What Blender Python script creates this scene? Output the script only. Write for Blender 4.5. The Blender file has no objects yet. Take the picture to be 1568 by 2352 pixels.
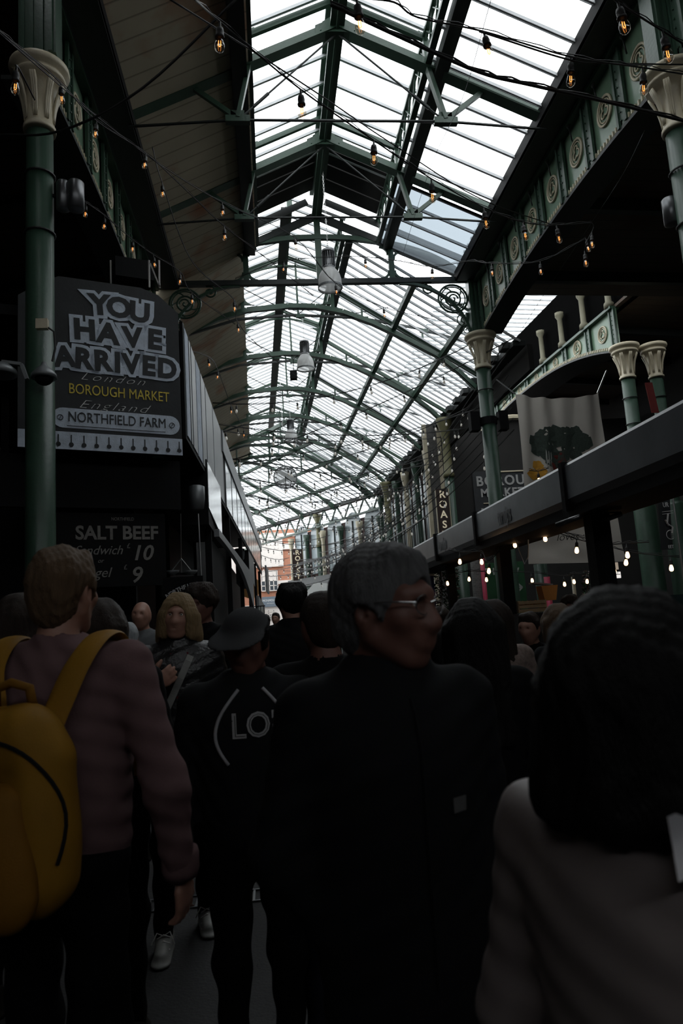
import bpy, math, random
import numpy as np
from mathutils import Vector, Matrix
from mathutils.bvhtree import BVHTree

random.seed(7)
RNG = np.random.default_rng(11)
S = bpy.context.scene
COL = S.collection
R = math.radians
PI = math.pi
CZ = 1.5                      # eye height of the photographer

# ------------------------------------------------------------------ camera
FPX = 1650.0
def _n(v): return v / np.linalg.norm(v)
YC = _n(np.array([(625 - 784) / FPX, -(1435 - 1176) / FPX, -1.0]))
_h = np.array([1, .065, 0.0])
XC = _n(_h - _h.dot(YC) * YC)
ZC = np.cross(XC, YC)
cam_d = bpy.data.cameras.new('camera')
cam = bpy.data.objects.new('camera', cam_d)
COL.objects.link(cam)
cam.matrix_world = Matrix([[*XC, 0], [*YC, 0], [*ZC, CZ], [0, 0, 0, 1]])
cam_d.sensor_fit = 'HORIZONTAL'
cam_d.sensor_width = 24
cam_d.lens = FPX * 24 / 1568
cam_d.clip_start = .05
cam_d.clip_end = 500
cam_d.dof.use_dof = True
cam_d.dof.focus_distance = 8.0
cam_d.dof.aperture_fstop = 5.0
S.camera = cam

# ------------------------------------------------------------------ light: an overcast sky above the glass roof
S.view_settings.view_transform = 'Standard'
S.view_settings.look = 'None'
S.view_settings.gamma = 1
S.view_settings.use_curve_mapping = False
S.view_settings.exposure = 0.0
world = bpy.data.worlds.new('overcast sky')
S.world = world
world.use_nodes = True
wn = world.node_tree.nodes
wl = world.node_tree.links
bg = wn['Background']
bg.inputs['Strength'].default_value = 3.7
tc = wn.new('ShaderNodeTexCoord')
nz = wn.new('ShaderNodeTexNoise')
nz.inputs['Scale'].default_value = 2.0
nz.inputs['Detail'].default_value = 3
wl.new(tc.outputs['Generated'], nz.inputs['Vector'])
cr = wn.new('ShaderNodeValToRGB')
cr.color_ramp.elements[0].position = .3
cr.color_ramp.elements[0].color = (.72, .76, .80, 1)
cr.color_ramp.elements[1].position = .62
cr.color_ramp.elements[1].color = (.88, .91, .93, 1)
wl.new(nz.outputs['Fac'], cr.inputs['Fac'])
wl.new(cr.outputs['Color'], bg.inputs['Color'])

def ray(u, v):
    c = np.array([(u - 784) / FPX, -(v - 1176) / FPX, -1.0])
    return np.array([XC.dot(c), YC.dot(c), ZC.dot(c)])
def atY(u, v, Y):             # the point of the place at distance Y up the hall seen at photo pixel (u, v)
    r = ray(u, v); r = r * Y / r[1]
    return Vector((r[0], r[1], r[2] + CZ))
def atX(u, v, X):
    r = ray(u, v); r = r * X / r[0]
    return Vector((r[0], r[1], r[2] + CZ))

# ------------------------------------------------------------------ materials
MATS = {}
def mat(name, col, rough=.7, metal=0, var=.25, scale=6, bump=.1, bscale=None, stretch=None, emit=None, estr=0, spec=.5, coat=0):
    if name in MATS: return MATS[name]
    m = bpy.data.materials.new(name); m.use_nodes = True
    nt = m.node_tree; N = nt.nodes; L = nt.links
    b = N['Principled BSDF']
    b.inputs['Roughness'].default_value = rough
    b.inputs['Metallic'].default_value = metal
    b.inputs['Specular IOR Level'].default_value = spec
    if coat: b.inputs['Coat Weight'].default_value = coat
    tcn = N.new('ShaderNodeTexCoord'); src = tcn.outputs['Object']
    if stretch:
        mp = N.new('ShaderNodeMapping'); mp.inputs['Scale'].default_value = stretch
        L.new(src, mp.inputs['Vector']); src = mp.outputs['Vector']
    no = N.new('ShaderNodeTexNoise'); no.inputs['Scale'].default_value = scale
    no.inputs['Detail'].default_value = 5; L.new(src, no.inputs['Vector'])
    mx = N.new('ShaderNodeMix'); mx.data_type = 'RGBA'
    c = Vector(col)
    mx.inputs['A'].default_value = (*(c * (1 - var)), 1)
    mx.inputs['B'].default_value = (*[min(1, k) for k in c * (1 + var)], 1)
    L.new(no.outputs['Fac'], mx.inputs['Factor'])
    L.new(mx.outputs['Result'], b.inputs['Base Color'])
    if bump:
        n2 = N.new('ShaderNodeTexNoise'); n2.inputs['Scale'].default_value = bscale or scale * 5
        n2.inputs['Detail'].default_value = 4; L.new(src, n2.inputs['Vector'])
        bp = N.new('ShaderNodeBump'); bp.inputs['Strength'].default_value = bump
        bp.inputs['Distance'].default_value = .02
        L.new(n2.outputs['Fac'], bp.inputs['Height']); L.new(bp.outputs['Normal'], b.inputs['Normal'])
    if emit:
        b.inputs['Emission Color'].default_value = (*emit, 1); b.inputs['Emission Strength'].default_value = estr
    MATS[name] = m
    return m
def mat_glass(name, tint, gloss=.08, dirt=.0, dirtcol=(.5, .55, .58)):
    m = bpy.data.materials.new(name); m.use_nodes = True
    nt = m.node_tree; N = nt.nodes; L = nt.links; N.clear()
    o = N.new('ShaderNodeOutputMaterial'); t = N.new('ShaderNodeBsdfTransparent'); t.inputs[0].default_value = (*tint, 1)
    g = N.new('ShaderNodeBsdfGlossy'); g.inputs['Roughness'].default_value = .05
    d = N.new('ShaderNodeBsdfDiffuse'); d.inputs[0].default_value = (*dirtcol, 1)
    tr = N.new('ShaderNodeBsdfTranslucent'); tr.inputs[0].default_value = (*dirtcol, 1)
    a0 = N.new('ShaderNodeMixShader'); L.new(d.outputs[0], a0.inputs[1]); L.new(tr.outputs[0], a0.inputs[2])
    a = N.new('ShaderNodeMixShader'); a.inputs[0].default_value = dirt; L.new(t.outputs[0], a.inputs[1]); L.new(a0.outputs[0], a.inputs[2])
    b = N.new('ShaderNodeMixShader'); b.inputs[0].default_value = gloss; L.new(a.outputs[0], b.inputs[1]); L.new(g.outputs[0], b.inputs[2])
    L.new(b.outputs[0], o.inputs[0]); MATS[name] = m
    return m
def mat_brick(name, c1, c2, mortar, scale=5):
    m = mat(name, c1, .85, bump=.1); nt = m.node_tree; N = nt.nodes; L = nt.links
    b = N['Principled BSDF']; br = N.new('ShaderNodeTexBrick'); br.inputs['Scale'].default_value = scale
    br.inputs['Color1'].default_value = (*c1, 1); br.inputs['Color2'].default_value = (*c2, 1); br.inputs['Mortar'].default_value = (*mortar, 1)
    br.inputs['Mortar Size'].default_value = .012
    tcn = N.new('ShaderNodeTexCoord'); mp = N.new('ShaderNodeMapping'); mp.inputs['Rotation'].default_value = (R(90), 0, 0)
    L.new(tcn.outputs['Object'], mp.inputs['Vector']); L.new(mp.outputs['Vector'], br.inputs['Vector']); L.new(br.outputs['Color'], b.inputs['Base Color'])
    return m
def mat_boards(name, col, axis_scale=(1, 1, 1), width=.18, dark=.55, rough=.8):
    """painted boarding: dark joints between boards, rusty stains"""
    m = mat(name, col, rough, var=.2, scale=1.2, bump=.08)
    nt = m.node_tree; N = nt.nodes; L = nt.links; b = N['Principled BSDF']
    mx0 = [n for n in N if n.type == 'MIX'][0]
    tcn = N.new('ShaderNodeTexCoord'); mp = N.new('ShaderNodeMapping'); mp.inputs['Scale'].default_value = axis_scale
    L.new(tcn.outputs['Object'], mp.inputs['Vector'])
    w = N.new('ShaderNodeTexWave'); w.wave_profile = 'SAW'; w.bands_direction = 'Y'; w.inputs['Scale'].default_value = 1 / width / 20 * PI * 2
    L.new(mp.outputs['Vector'], w.inputs['Vector'])
    r = N.new('ShaderNodeValToRGB'); r.color_ramp.elements[0].position = .05; r.color_ramp.elements[0].color = (dark, dark, dark, 1)
    r.color_ramp.elements[1].position = .12; r.color_ramp.elements[1].color = (1, 1, 1, 1)
    L.new(w.outputs['Fac'], r.inputs['Fac'])
    st = N.new('ShaderNodeTexNoise'); st.inputs['Scale'].default_value = .9; st.inputs['Detail'].default_value = 6
    L.new(tcn.outputs['Object'], st.inputs['Vector'])
    rs = N.new('ShaderNodeValToRGB'); rs.color_ramp.elements[0].position = .55; rs.color_ramp.elements[0].color = (1, 1, 1, 1)
    rs.color_ramp.elements[1].position = .72; rs.color_ramp.elements[1].color = (.8, .42, .3, 1)
    L.new(st.outputs['Fac'], rs.inputs['Fac'])
    m1 = N.new('ShaderNodeMix'); m1.data_type = 'RGBA'; m1.blend_type = 'MULTIPLY'; m1.inputs['Factor'].default_value = 1
    m2 = N.new('ShaderNodeMix'); m2.data_type = 'RGBA'; m2.blend_type = 'MULTIPLY'; m2.inputs['Factor'].default_value = 1
    L.new(mx0.outputs['Result'], m1.inputs['A']); L.new(r.outputs['Color'], m1.inputs['B'])
    L.new(m1.outputs['Result'], m2.inputs['A']); L.new(rs.outputs['Color'], m2.inputs['B'])
    L.new(m2.outputs['Result'], b.inputs['Base Color'])
    return m

GREEN = mat('green gloss paint on iron', (.030, .064, .042), .38, var=.35, scale=5, bump=.12)
GREEN_L = mat('pale green panel paint', (.13, .21, .14), .3, var=.3, scale=3, bump=.15)
IRON = mat('near black iron', (.012, .016, .015), .5, var=.3, scale=6)
CREAM = mat('cream stone paint', (.52, .46, .33), .42, var=.2, scale=8, bump=.15)
BLACK = mat('black paint', (.004, .004, .0045), .7, var=.2, spec=.15)
BLACKG = mat('black satin metal', (.15, .153, .158), .34, metal=.85, var=.3, scale=3, bump=.05)
GREYM = mat('grey coated metal', (.16, .17, .175), .4, metal=.3, var=.15, scale=2, bump=.04)
WHITEP = mat('chalky white paint', (.52, .58, .66), .8, var=.3, scale=14, bump=.2)
WHITEL = mat('white lettering paint', (.62, .62, .60), .6, var=.15, scale=12)
YELLOWL = mat('yellow lettering paint', (.62, .47, .05), .6, var=.15, scale=12)
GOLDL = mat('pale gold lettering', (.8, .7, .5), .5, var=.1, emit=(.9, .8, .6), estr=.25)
ALU = mat('glazing bar grey metal', (.45, .46, .47), .5, metal=.2, var=.2)
RUBBER = mat('black cable rubber', (.008, .008, .008), .55, var=.1, bump=0)
SIGNBLK = mat('black sign board', (.016, .018, .020), .7, var=.5, scale=5, bump=.1)
STEEL = mat('brushed steel', (.45, .45, .44), .3, metal=.9, var=.1, stretch=(1, 1, .1))
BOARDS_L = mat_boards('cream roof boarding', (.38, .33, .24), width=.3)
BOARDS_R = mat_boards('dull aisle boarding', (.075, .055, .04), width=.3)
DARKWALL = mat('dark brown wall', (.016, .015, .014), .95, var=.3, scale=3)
FLOORM = mat('worn dark asphalt', (.012, .012, .0125), .75, var=.35, scale=9, bump=.25, bscale=60)
CANVAS = mat('off white canvas', (.50, .47, .42), .9, var=.08, scale=3, bump=.15, bscale=120)
GLASS = mat_glass('clear roof glass', (.97, .985, .98), .04, .03)
GLASSG = mat_glass('roof glass tinted as building', (.30, .34, .37), .06, .5, (.25, .29, .32))  # grey tint stands in for a building seen through the glass
BULBG = mat_glass('clear bulb glass', (.9, .85, .78), .2)
PANE = mat('dark window glass', (.05, .06, .07), .08, var=.2, bump=0)
PALEPANE = mat('pale window glass', (.35, .40, .42), .15, var=.3, scale=1.5, bump=0)
FILAM = mat('glowing filament', (.9, .4, .1), emit=(1, .36, .08), estr=3, bump=0)
GLOW = mat('lit warm bulb', (1, .7, .4), emit=(1, .60, .30), estr=5, bump=0)
GLOWW = mat('faintly lit bulb', (.8, .8, .78), .15, emit=(1, .9, .75), estr=.12, bump=0, spec=.8)  # lit bulb; pale colour and glow also stand in for glass reflections
RED = mat('red paint', (.18, .015, .012), .5)
PINK = mat('pink paint', (.55, .06, .12), .5)
NAVY = mat('navy sign cloth', (.03, .035, .12), .7)
SIGNGREEN = mat('green sign paint', (.03, .12, .05), .6)
ROASTBR = mat('dark brown sign enamel', (.035, .018, .014), .45)

# ------------------------------------------------------------------ mesh helpers
class MB:
    def __init__(s): s.v = []; s.f = []; s.m = []; s.mi = 0
    def add(s, vs, fs):
        b = len(s.v); s.v += [Vector(p) for p in vs]
        s.f += [tuple(b + i for i in f) for f in fs]; s.m += [s.mi] * len(fs); return s
    def box(s, c, d, rot=None):
        c = Vector(c); hx, hy, hz = d[0] / 2, d[1] / 2, d[2] / 2
        vs = [Vector((x, y, z)) for x in (-hx, hx) for y in (-hy, hy) for z in (-hz, hz)]
        if rot is not None: vs = [rot @ q for q in vs]
        return s.add([c + q for q in vs], [(0, 1, 3, 2), (4, 6, 7, 5), (0, 4, 5, 1), (2, 3, 7, 6), (0, 2, 6, 4), (1, 5, 7, 3)])
    def span(s, a, b):
        a = Vector(a); b = Vector(b); return s.box((a + b) / 2, [abs(k) for k in (b - a)])
    def bar(s, p, q, w, h, up=(0, 0, 1)):
        p = Vector(p); q = Vector(q); d = q - p
        if d.length < 1e-6: return s
        d.normalize(); u = Vector(up)
        if abs(d.dot(u)) > .97: u = Vector((0, 1, 0)) if abs(d.y) < .9 else Vector((1, 0, 0))
        x = d.cross(u).normalized(); z = x.cross(d).normalized()
        o = [(-w / 2, -h / 2), (w / 2, -h / 2), (w / 2, h / 2), (-w / 2, h / 2)]
        vs = [p + x * a + z * b for a, b in o] + [q + x * a + z * b for a, b in o]
        return s.add(vs, [(3, 2, 1, 0), (4, 5, 6, 7), (0, 1, 5, 4), (1, 2, 6, 5), (2, 3, 7, 6), (3, 0, 4, 7)])
    def strip(s, pts, w, h, up=(0, 0, 1)):
        for a, b in zip(pts[:-1], pts[1:]): s.bar(a, b, w, h, up)
        return s
    def tube(s, pts, r, n=8, closed=False):
        pts = [Vector(p) for p in pts]; N = len(pts); rs = r if isinstance(r, (list, tuple)) else [r] * N
        prev = None; rings = []
        for i, p in enumerate(pts):
            d = (pts[(i + 1) % N] - pts[i - 1]) if closed else (pts[min(i + 1, N - 1)] - pts[max(i - 1, 0)])
            if d.length < 1e-9: d = Vector((0, 0, 1))
            d.normalize()
            u = prev if prev is not None else (Vector((0, 0, 1)) if abs(d.z) < .9 else Vector((1, 0, 0)))
            x = u - d * u.dot(d)
            if x.length < 1e-4: x = Vector((1, 0, 0)) - d * d.x
            x.normalize(); prev = x; y = d.cross(x)
            rings.append([p + (x * math.cos(2 * PI * k / n) + y * math.sin(2 * PI * k / n)) * rs[i] for k in range(n)])
        fs = []; vs = [q for rr in rings for q in rr]
        for i in range(N if closed else N - 1):
            a = i * n; b = ((i + 1) % N) * n
            for k in range(n): fs.append((a + k, a + (k + 1) % n, b + (k + 1) % n, b + k))
        if not closed: fs += [tuple(range(n))[::-1], tuple(range((N - 1) * n, N * n))]
        return s.add(vs, fs)
    def lathe(s, prof, c=(0, 0, 0), n=20, axis=None, cap=True):
        c = Vector(c); vs = []; fs = []
        for r, z in prof:
            for k in range(n):
                q = Vector((r * math.cos(2 * PI * k / n), r * math.sin(2 * PI * k / n), z))
                vs.append(c + (axis @ q if axis is not None else q))
        for i in range(len(prof) - 1):
            for k in range(n): fs.append((i * n + k, i * n + (k + 1) % n, (i + 1) * n + (k + 1) % n, (i + 1) * n + k))
        if cap: fs += [tuple(range(n))[::-1], tuple(range((len(prof) - 1) * n, len(prof) * n))]
        return s.add(vs, fs)
    def prism(s, poly, o, u, v, t):
        """polygon given in the (u, v) plane at o, thickness t along u x v"""
        o = Vector(o); u = Vector(u); v = Vector(v); n = u.cross(v).normalized()
        a = [o + u * x + v * y for x, y in poly]; b = [q - n * t for q in a]; k = len(a)
        return s.add(a + b, [tuple(range(k)), tuple(range(2 * k - 1, k - 1, -1))] + [(i, i + k, (i + 1) % k + k, (i + 1) % k) for i in range(k)])
    def sphere(s, c, r, n=12, m=8):
        r3 = r if isinstance(r, (tuple, list)) else (r, r, r)
        vs = []; c = Vector(c)
        for i in range(m + 1):
            t = PI * i / m
            for k in range(n): vs.append(c + Vector((r3[0] * math.sin(t) * math.cos(2 * PI * k / n), r3[1] * math.sin(t) * math.sin(2 * PI * k / n), r3[2] * math.cos(t))))
        return s.add(vs, [(i * n + k, (i + 1) * n + k, (i + 1) * n + (k + 1) % n, i * n + (k + 1) % n) for i in range(m) for k in range(n)])
    def sheet(s, grid):
        a = len(grid); b = len(grid[0])
        return s.add([p for r_ in grid for p in r_], [(i * b + j, i * b + j + 1, (i + 1) * b + j + 1, (i + 1) * b + j) for i in range(a - 1) for j in range(b - 1)])

def root_of(o):
    while o.parent: o = o.parent
    return o
def obj(name, mb, m, parent=None, smooth=False, local=False):
    me = bpy.data.meshes.new(name)
    vs = mb.v
    off = Vector((0, 0, 0))
    if parent is None and not local:
        lo = Vector([min(q[i] for q in vs) for i in range(3)]); hi = Vector([max(q[i] for q in vs) for i in range(3)])
        off = Vector(((lo.x + hi.x) / 2, (lo.y + hi.y) / 2, lo.z))
    elif parent is not None and not local:
        off = root_of(parent).location.copy()
    me.from_pydata([q - off for q in vs], [], mb.f)
    for x in (m if isinstance(m, (list, tuple)) else [m]): me.materials.append(x)
    if any(mb.m): me.polygons.foreach_set('material_index', mb.m)
    if smooth: me.polygons.foreach_set('use_smooth', [True] * len(me.polygons))
    me.validate(); me.update()
    o = bpy.data.objects.new(name, me); COL.objects.link(o)
    if parent is not None: o.parent = parent
    elif not local: o.location = off
    return o
def tag(o, label, cat, group=None, kind=None):
    if label: o['label'] = label
    if cat: o['category'] = cat
    if group: o['group'] = group
    if kind: o['kind'] = kind
    return o
def thing(name, label, cat, loc=(0, 0, 0), rotz=0, group=None):
    o = bpy.data.objects.new(name, None); o.empty_display_size = .2; COL.objects.link(o)
    o.location = loc; o.rotation_euler = (0, 0, rotz)
    return tag(o, label, cat, group)
def one(name, mb, m, label, cat, group=None, smooth=False):
    return tag(obj(name, mb, m, smooth=smooth), label, cat, group)
def struct(name, mb, m, parent=None, smooth=False, local=False):
    o = obj(name, mb, m, parent, smooth, local)
    if parent is None: o['kind'] = 'structure'
    return o
def copy_tree(o, parent=None):
    c = o.copy(); COL.objects.link(c)
    if parent is not None: c.parent = parent
    for ch in o.children: copy_tree(ch, c)
    return c
def text(body, size, m, o, u, v, parent, name='lettering', extrude=.003, offset=0, shear=0, sx=1, align='CENTER', rot=0, label=None, space=1, local=False, lift=.004, mirror=False):
    cu = bpy.data.curves.new('t', 'FONT'); cu.body = body; cu.size = size; cu.extrude = extrude; cu.offset = offset
    cu.shear = shear; cu.align_x = align; cu.align_y = 'CENTER'; cu.space_character = space; cu.resolution_u = 3; cu.space_line = .9
    ob = bpy.data.objects.new('t', cu); COL.objects.link(ob)
    dg = bpy.context.evaluated_depsgraph_get(); dg.update()
    me = bpy.data.meshes.new_from_object(ob.evaluated_get(dg)); bpy.data.objects.remove(ob)
    u = Vector(u).normalized(); v = Vector(v).normalized(); n = u.cross(v); o = Vector(o)
    off = Vector((0, 0, 0)) if (local or parent is None) else root_of(parent).location
    c, s_ = math.cos(rot), math.sin(rot)
    for q in me.vertices:
        x, y, z = q.co; x *= sx * (-1 if mirror else 1); x, y = x * c - y * s_, x * s_ + y * c
        q.co = o + u * x + v * y + n * (z + lift) - off
    me.materials.clear(); me.materials.append(m); me.name = name
    ob = bpy.data.objects.new(name, me); COL.objects.link(ob)
    if parent is not None: ob.parent = parent
    if label: ob['label'] = label
    return ob
def arc(c, r, a0, a1, n, u=(1, 0, 0), v=(0, 0, 1)):
    c = Vector(c); u = Vector(u); v = Vector(v)
    return [c + u * (r * math.cos(a0 + (a1 - a0) * i / n)) + v * (r * math.sin(a0 + (a1 - a0) * i / n)) for i in range(n + 1)]
def lin(a, b, n): return [a + (b - a) * i / n for i in range(n + 1)]
ORD = ['first', 'second', 'third', 'fourth', 'fifth', 'sixth', 'seventh', 'eighth', 'ninth', 'tenth', 'eleventh', 'twelfth', 'thirteenth', 'fourteenth']
# ================================================================== the setting
GY = 14.9                                   # the gable screen between the near hall and the far hall
CX = 1.43                                   # centre line of the near hall
def z(h): return h + CZ
struct('floor', MB().span((-14, -12, -.2), (20, 95, 0)), FLOORM)

# --- solid shell: aisle ceilings, back walls, roof boarding
m = MB()                                     # cream boarded left slope of the near hall
for a, b in (((.03, 8.34), (-1.72, 7.5)),):
    m.prism([(0, 0), (15.4, 0), (15.4, 1.95), (0, 1.95)], (a[0], -.5, z(a[1])), (0, 1, 0), Vector((b[0] - a[0], 0, b[1] - a[1])).normalized(), .06)
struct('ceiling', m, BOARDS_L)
m = MB(); m.prism([(0, 0), (19.4, 0), (19.4, 5.8), (0, 5.8)], (-.28, GY, z(8.2)), (-.021, 1, 0), Vector((-4.8, 0, -3.0)).normalized(), .06)
struct('ceiling', m, BOARDS_L)
m = MB(); m.prism([(0, 0), (14.2, 0), (14.2, 7.2), (0, 7.2)], (5.35, .5, z(6.95)), (0, 1, 0), Vector((7, 0, -.2)).normalized(), .08)
m.prism([(0, 0), (20, 0), (20, 7.0), (0, 7.0)], (9.0, 15.4, z(7.35)), (-.03, 1, 0), Vector((7, 0, -.5)).normalized(), .08)
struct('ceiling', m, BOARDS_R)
m = MB(); m.prism([(0, 0), (30, 0), (30, 9), (0, 9)], (-2.3, -2, z(7.3)), (0, 1, 0), Vector((-9, 0, -1.4)).normalized(), .08)
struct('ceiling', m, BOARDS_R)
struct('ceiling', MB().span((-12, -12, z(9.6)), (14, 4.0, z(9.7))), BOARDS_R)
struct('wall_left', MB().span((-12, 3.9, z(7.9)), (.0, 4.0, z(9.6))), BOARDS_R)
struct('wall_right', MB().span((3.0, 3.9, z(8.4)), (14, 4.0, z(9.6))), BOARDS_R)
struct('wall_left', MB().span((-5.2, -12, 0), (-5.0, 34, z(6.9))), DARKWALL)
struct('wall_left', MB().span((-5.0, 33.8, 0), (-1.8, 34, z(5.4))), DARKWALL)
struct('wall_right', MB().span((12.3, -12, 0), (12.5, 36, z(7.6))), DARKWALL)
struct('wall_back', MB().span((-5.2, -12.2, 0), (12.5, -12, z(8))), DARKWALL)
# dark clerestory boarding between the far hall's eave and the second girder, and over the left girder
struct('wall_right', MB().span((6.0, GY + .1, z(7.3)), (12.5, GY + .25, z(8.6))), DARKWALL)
def beam_runs():
    for k, y in enumerate((3.2, 5.8, 8.4, 11.0, 13.6)):
        b = MB().bar((5.3, y, z(6.82)), (12.2, y, z(6.6)), .14, .22)
        tag(obj('ceiling_beam', b, IRON), 'dark iron beam under the right aisle boards, %s from the near end' % ORD[k], 'beam', 'beams under the right aisle roof')
        b = MB().bar((-2.3, y, z(7.2)), (-5.0, y, z(6.75)), .14, .22)
        tag(obj('ceiling_beam', b, IRON), 'dark iron beam under the left aisle boards, %s from the near end' % ORD[k], 'beam', 'beams under the left aisle roof')
    for k, y in enumerate((17.5, 19.5, 21.5, 23.5)):
        b = MB().bar((8.9, y, z(7.25)), (12.2, y, z(7.0)), .12, .2)
        tag(obj('ceiling_beam', b, IRON), 'dark beam under the boards behind the far arched girder, %s from its near column' % ORD[k], 'beam', 'beams behind the far girder')
beam_runs()

m = MB().prism([(x, h) for x, h in ((-.28, 8.12), (.05, 8.38), (-1.72, 7.56), (-2.3, 7.36), (-5.0, 6.9), (-5.0, 5.1))], (0, GY + .02, CZ), (1, 0, 0), (0, 0, 1), .04)
struct('wall_left', m, BOARDS_L)
# --- glazed roof slopes: glass with its bars
WIN = [0]
def glazing(p0, along, down, L, W, step, gm=None, barw=.032, slats=False):
    """one glazed slope: p0 upper corner, along = direction of the hall, down = down-slope"""
    WIN[0] += 1
    along = Vector(along).normalized(); down = Vector(down).normalized(); p0 = Vector(p0)
    g = MB(); g.add([p0, p0 + along * L, p0 + along * L + down * W, p0 + down * W], [(0, 1, 2, 3)])
    w = struct('window_%d' % WIN[0], g, gm or GLASS)
    n = along.cross(down); n = n if n.z > 0 else -n
    k = int(L / step); b = MB()
    for i in range(k + 1):
        q = p0 + along * (i * L / k) - n * .03
        b.bar(q, q + down * W, barw, .05, n)
        b.bar(q + along * barw * 1.2, q + along * barw * 1.2 + down * W, barw * .3, .03, n)
    obj('glazing_bars', b, ALU, w)
    return w
dn = Vector((3.13, 0, -1.48)).normalized()
for sx in (1, -1):
    d = Vector((dn.x * sx, 0, dn.z))
    glazing((CX + sx * .06, 4, z(9.52)), (0, 1, 0), d, 9.3, 1.58, .62)
glazing((CX + 1.40, 4, z(8.36)), (0, 1, 0), dn, 8.6, 1.92, .58)
glazing((CX + 1.40, 12.6, z(8.36)), (0, 1, 0), dn, 2.25, 1.92, .56, GLASSG)
# dark boarded last bay of the raised skylight
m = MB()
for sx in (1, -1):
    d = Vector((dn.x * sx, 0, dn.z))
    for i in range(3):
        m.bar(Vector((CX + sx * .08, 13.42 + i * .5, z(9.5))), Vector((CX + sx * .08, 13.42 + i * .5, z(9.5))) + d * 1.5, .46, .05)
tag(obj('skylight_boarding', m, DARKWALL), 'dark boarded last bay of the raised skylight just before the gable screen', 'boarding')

# --- far hall glazing (axis turned a little to the left)
HA = Vector((-.021, 1, 0)).normalized(); HN = Vector((HA.y, -HA.x, 0))
O2 = Vector((.85, GY, 0))
def F(x, y, h):                              # far-hall coordinates -> world
    return O2 + HA * y + HN * (x - .85) + Vector((0, 0, z(h)))
L2 = 19.2
slr = (F(5.9, 0, 6.0) - F(2.05, 0, 8.55)).normalized()
glazing(F(2.0, 0, 8.58), HA, slr, L2, 4.68, .34)
for sx in (1, -1):
    d = (F(.85 + sx * 1.2, 0, 8.95) - F(.85, 0, 9.45)).normalized()
    glazing(F(.85 + sx * .05, 0, 9.45), HA, d, L2, 1.3, .34)
sll = (F(-4.2, 0, 6.1) - F(-.35, 0, 8.55)).normalized()
glazing(F(-.33, L2 + .1, 8.5), HA, sll, 4, 4.6, .34)
# --- the end section, turned 28 degrees to the left
A3 = Vector((-.469, .883, 0)).normalized(); N3 = Vector((A3.y, -A3.x, 0))
E3 = Vector((5.35, 33.6, 0))
def G(s_, w, h): return E3 + A3 * s_ - N3 * w + Vector((0, 0, z(h)))
sl3 = (G(0, 0, 6.0) - G(0, 5.4, 8.7)).normalized()
glazing(G(-2.2, 5.4, 8.7), A3, sl3, 17.2, 6.05, .42)
sl3b = (G(0, 11, 6.0) - G(0, 5.4, 8.7)).normalized()
glazing(G(2.5, 5.5, 8.65), A3, sl3b, 12.5, 6.2, .42)

# ================================================================== near hall roof trusses
def near_truss():
    t = thing('roof_truss', 'x', 'truss', (0, 0, 0), 0, 'triangular trusses of the near hall')
    for sx in (1, -1):
        r = MB(); r.bar((0, 0, 9.0), (sx * 3.2, 0, 7.49), .10, .15)
        r.bar((0, 0, 8.93), (sx * 3.2, 0, 7.42), .20, .03)
        obj('rafter', r, GREEN, t, local=True)
        u = MB(); u.bar((0, 0, 9.45), (sx * 1.40, 0, 8.80), .07, .09); u.bar((sx * 1.36, 0, 8.84), (sx * 1.36, 0, 8.34), .08, .12)
        pts = arc((sx * 1.2, 0, 8.72), .2, R(0) if sx > 0 else R(180), R(75) if sx > 0 else R(105), 6)
        u.strip(pts, .06, .05)
        obj('skylight_frame', u, GREEN, t, local=True)
        k = MB(); k.bar((sx * 1.57, 0, 7.42), (sx * 1.36, 0, 8.33), .06, .12); k.bar((sx * 1.57, 0, 7.42), (sx * 2.22, 0, 7.93), .06, .07)
        obj('strut', k, GREEN, t, local=True)
        w = MB().tube([(0, 0, 8.88), (sx * .9, 0, 8.03), (sx * 1.52, 0, 7.44)], .016, 6); w.tube([(sx * 1.1, 0, 7.84), (sx * 1.33, 0, 7.62)], .028, 6)
        obj('tension_rod', w, IRON, t, local=True)
        j = MB().box((sx * 1.57, 0, 7.40), (.36, .10, .10)); j.box((sx * 1.57, 0, 7.47), (.2, .06, .14))
        obj('shoe_joint', j, GREEN, t, local=True)
    d = MB().tube([(-3.15, 0, 7.28), (-1.57, 0, 7.40), (1.57, 0, 7.40), (3.15, 0, 7.28)], .022, 6)
    obj('tie_rod', d, IRON, t, local=True)
    g = MB(); g.prism([(-.34, -.2), (-.1, -.16), (.1, -.16), (.34, -.2), (.34, -.06), (0, .10), (-.34, -.06)], (0, -.08, 9.0), (1, 0, 0), (0, 0, 1), .16)
    for x in (-.26, -.13, 0, .13, .26): g.sphere((x, -.09, 8.9 - abs(x) * .2), .014, 6, 4)
    obj('gusset_plate', g, GREEN, t, local=True)
    q = MB().bar((0, 0, 9.0), (0, 0, 9.45), .10, .06)
    for sx in (1, -1): q.prism([(0, 0), (.22 * sx, 0), (.07 * sx, .1), (0, .3)][::sx], (0, -.02, 9.06), (1, 0, 0), (0, 0, 1), .04)
    obj('king_post', q, GREEN, t, local=True)
    return t
nt_ = near_truss()
for k, y in enumerate((4.5, 7.1, 9.7, 12.3)):
    t = nt_ if k == 0 else copy_tree(nt_)
    t.location = (CX, y, CZ)
    t['label'] = ['green triangular roof truss of the near hall, seen only by its lower left end above', 'green roof truss cut by the top edge of the view over the near hall',
                  'large green triangular roof truss highest in view, peak over the big skylight', 'green triangular roof truss just before the grey and dark glass bay'][k]

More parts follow.
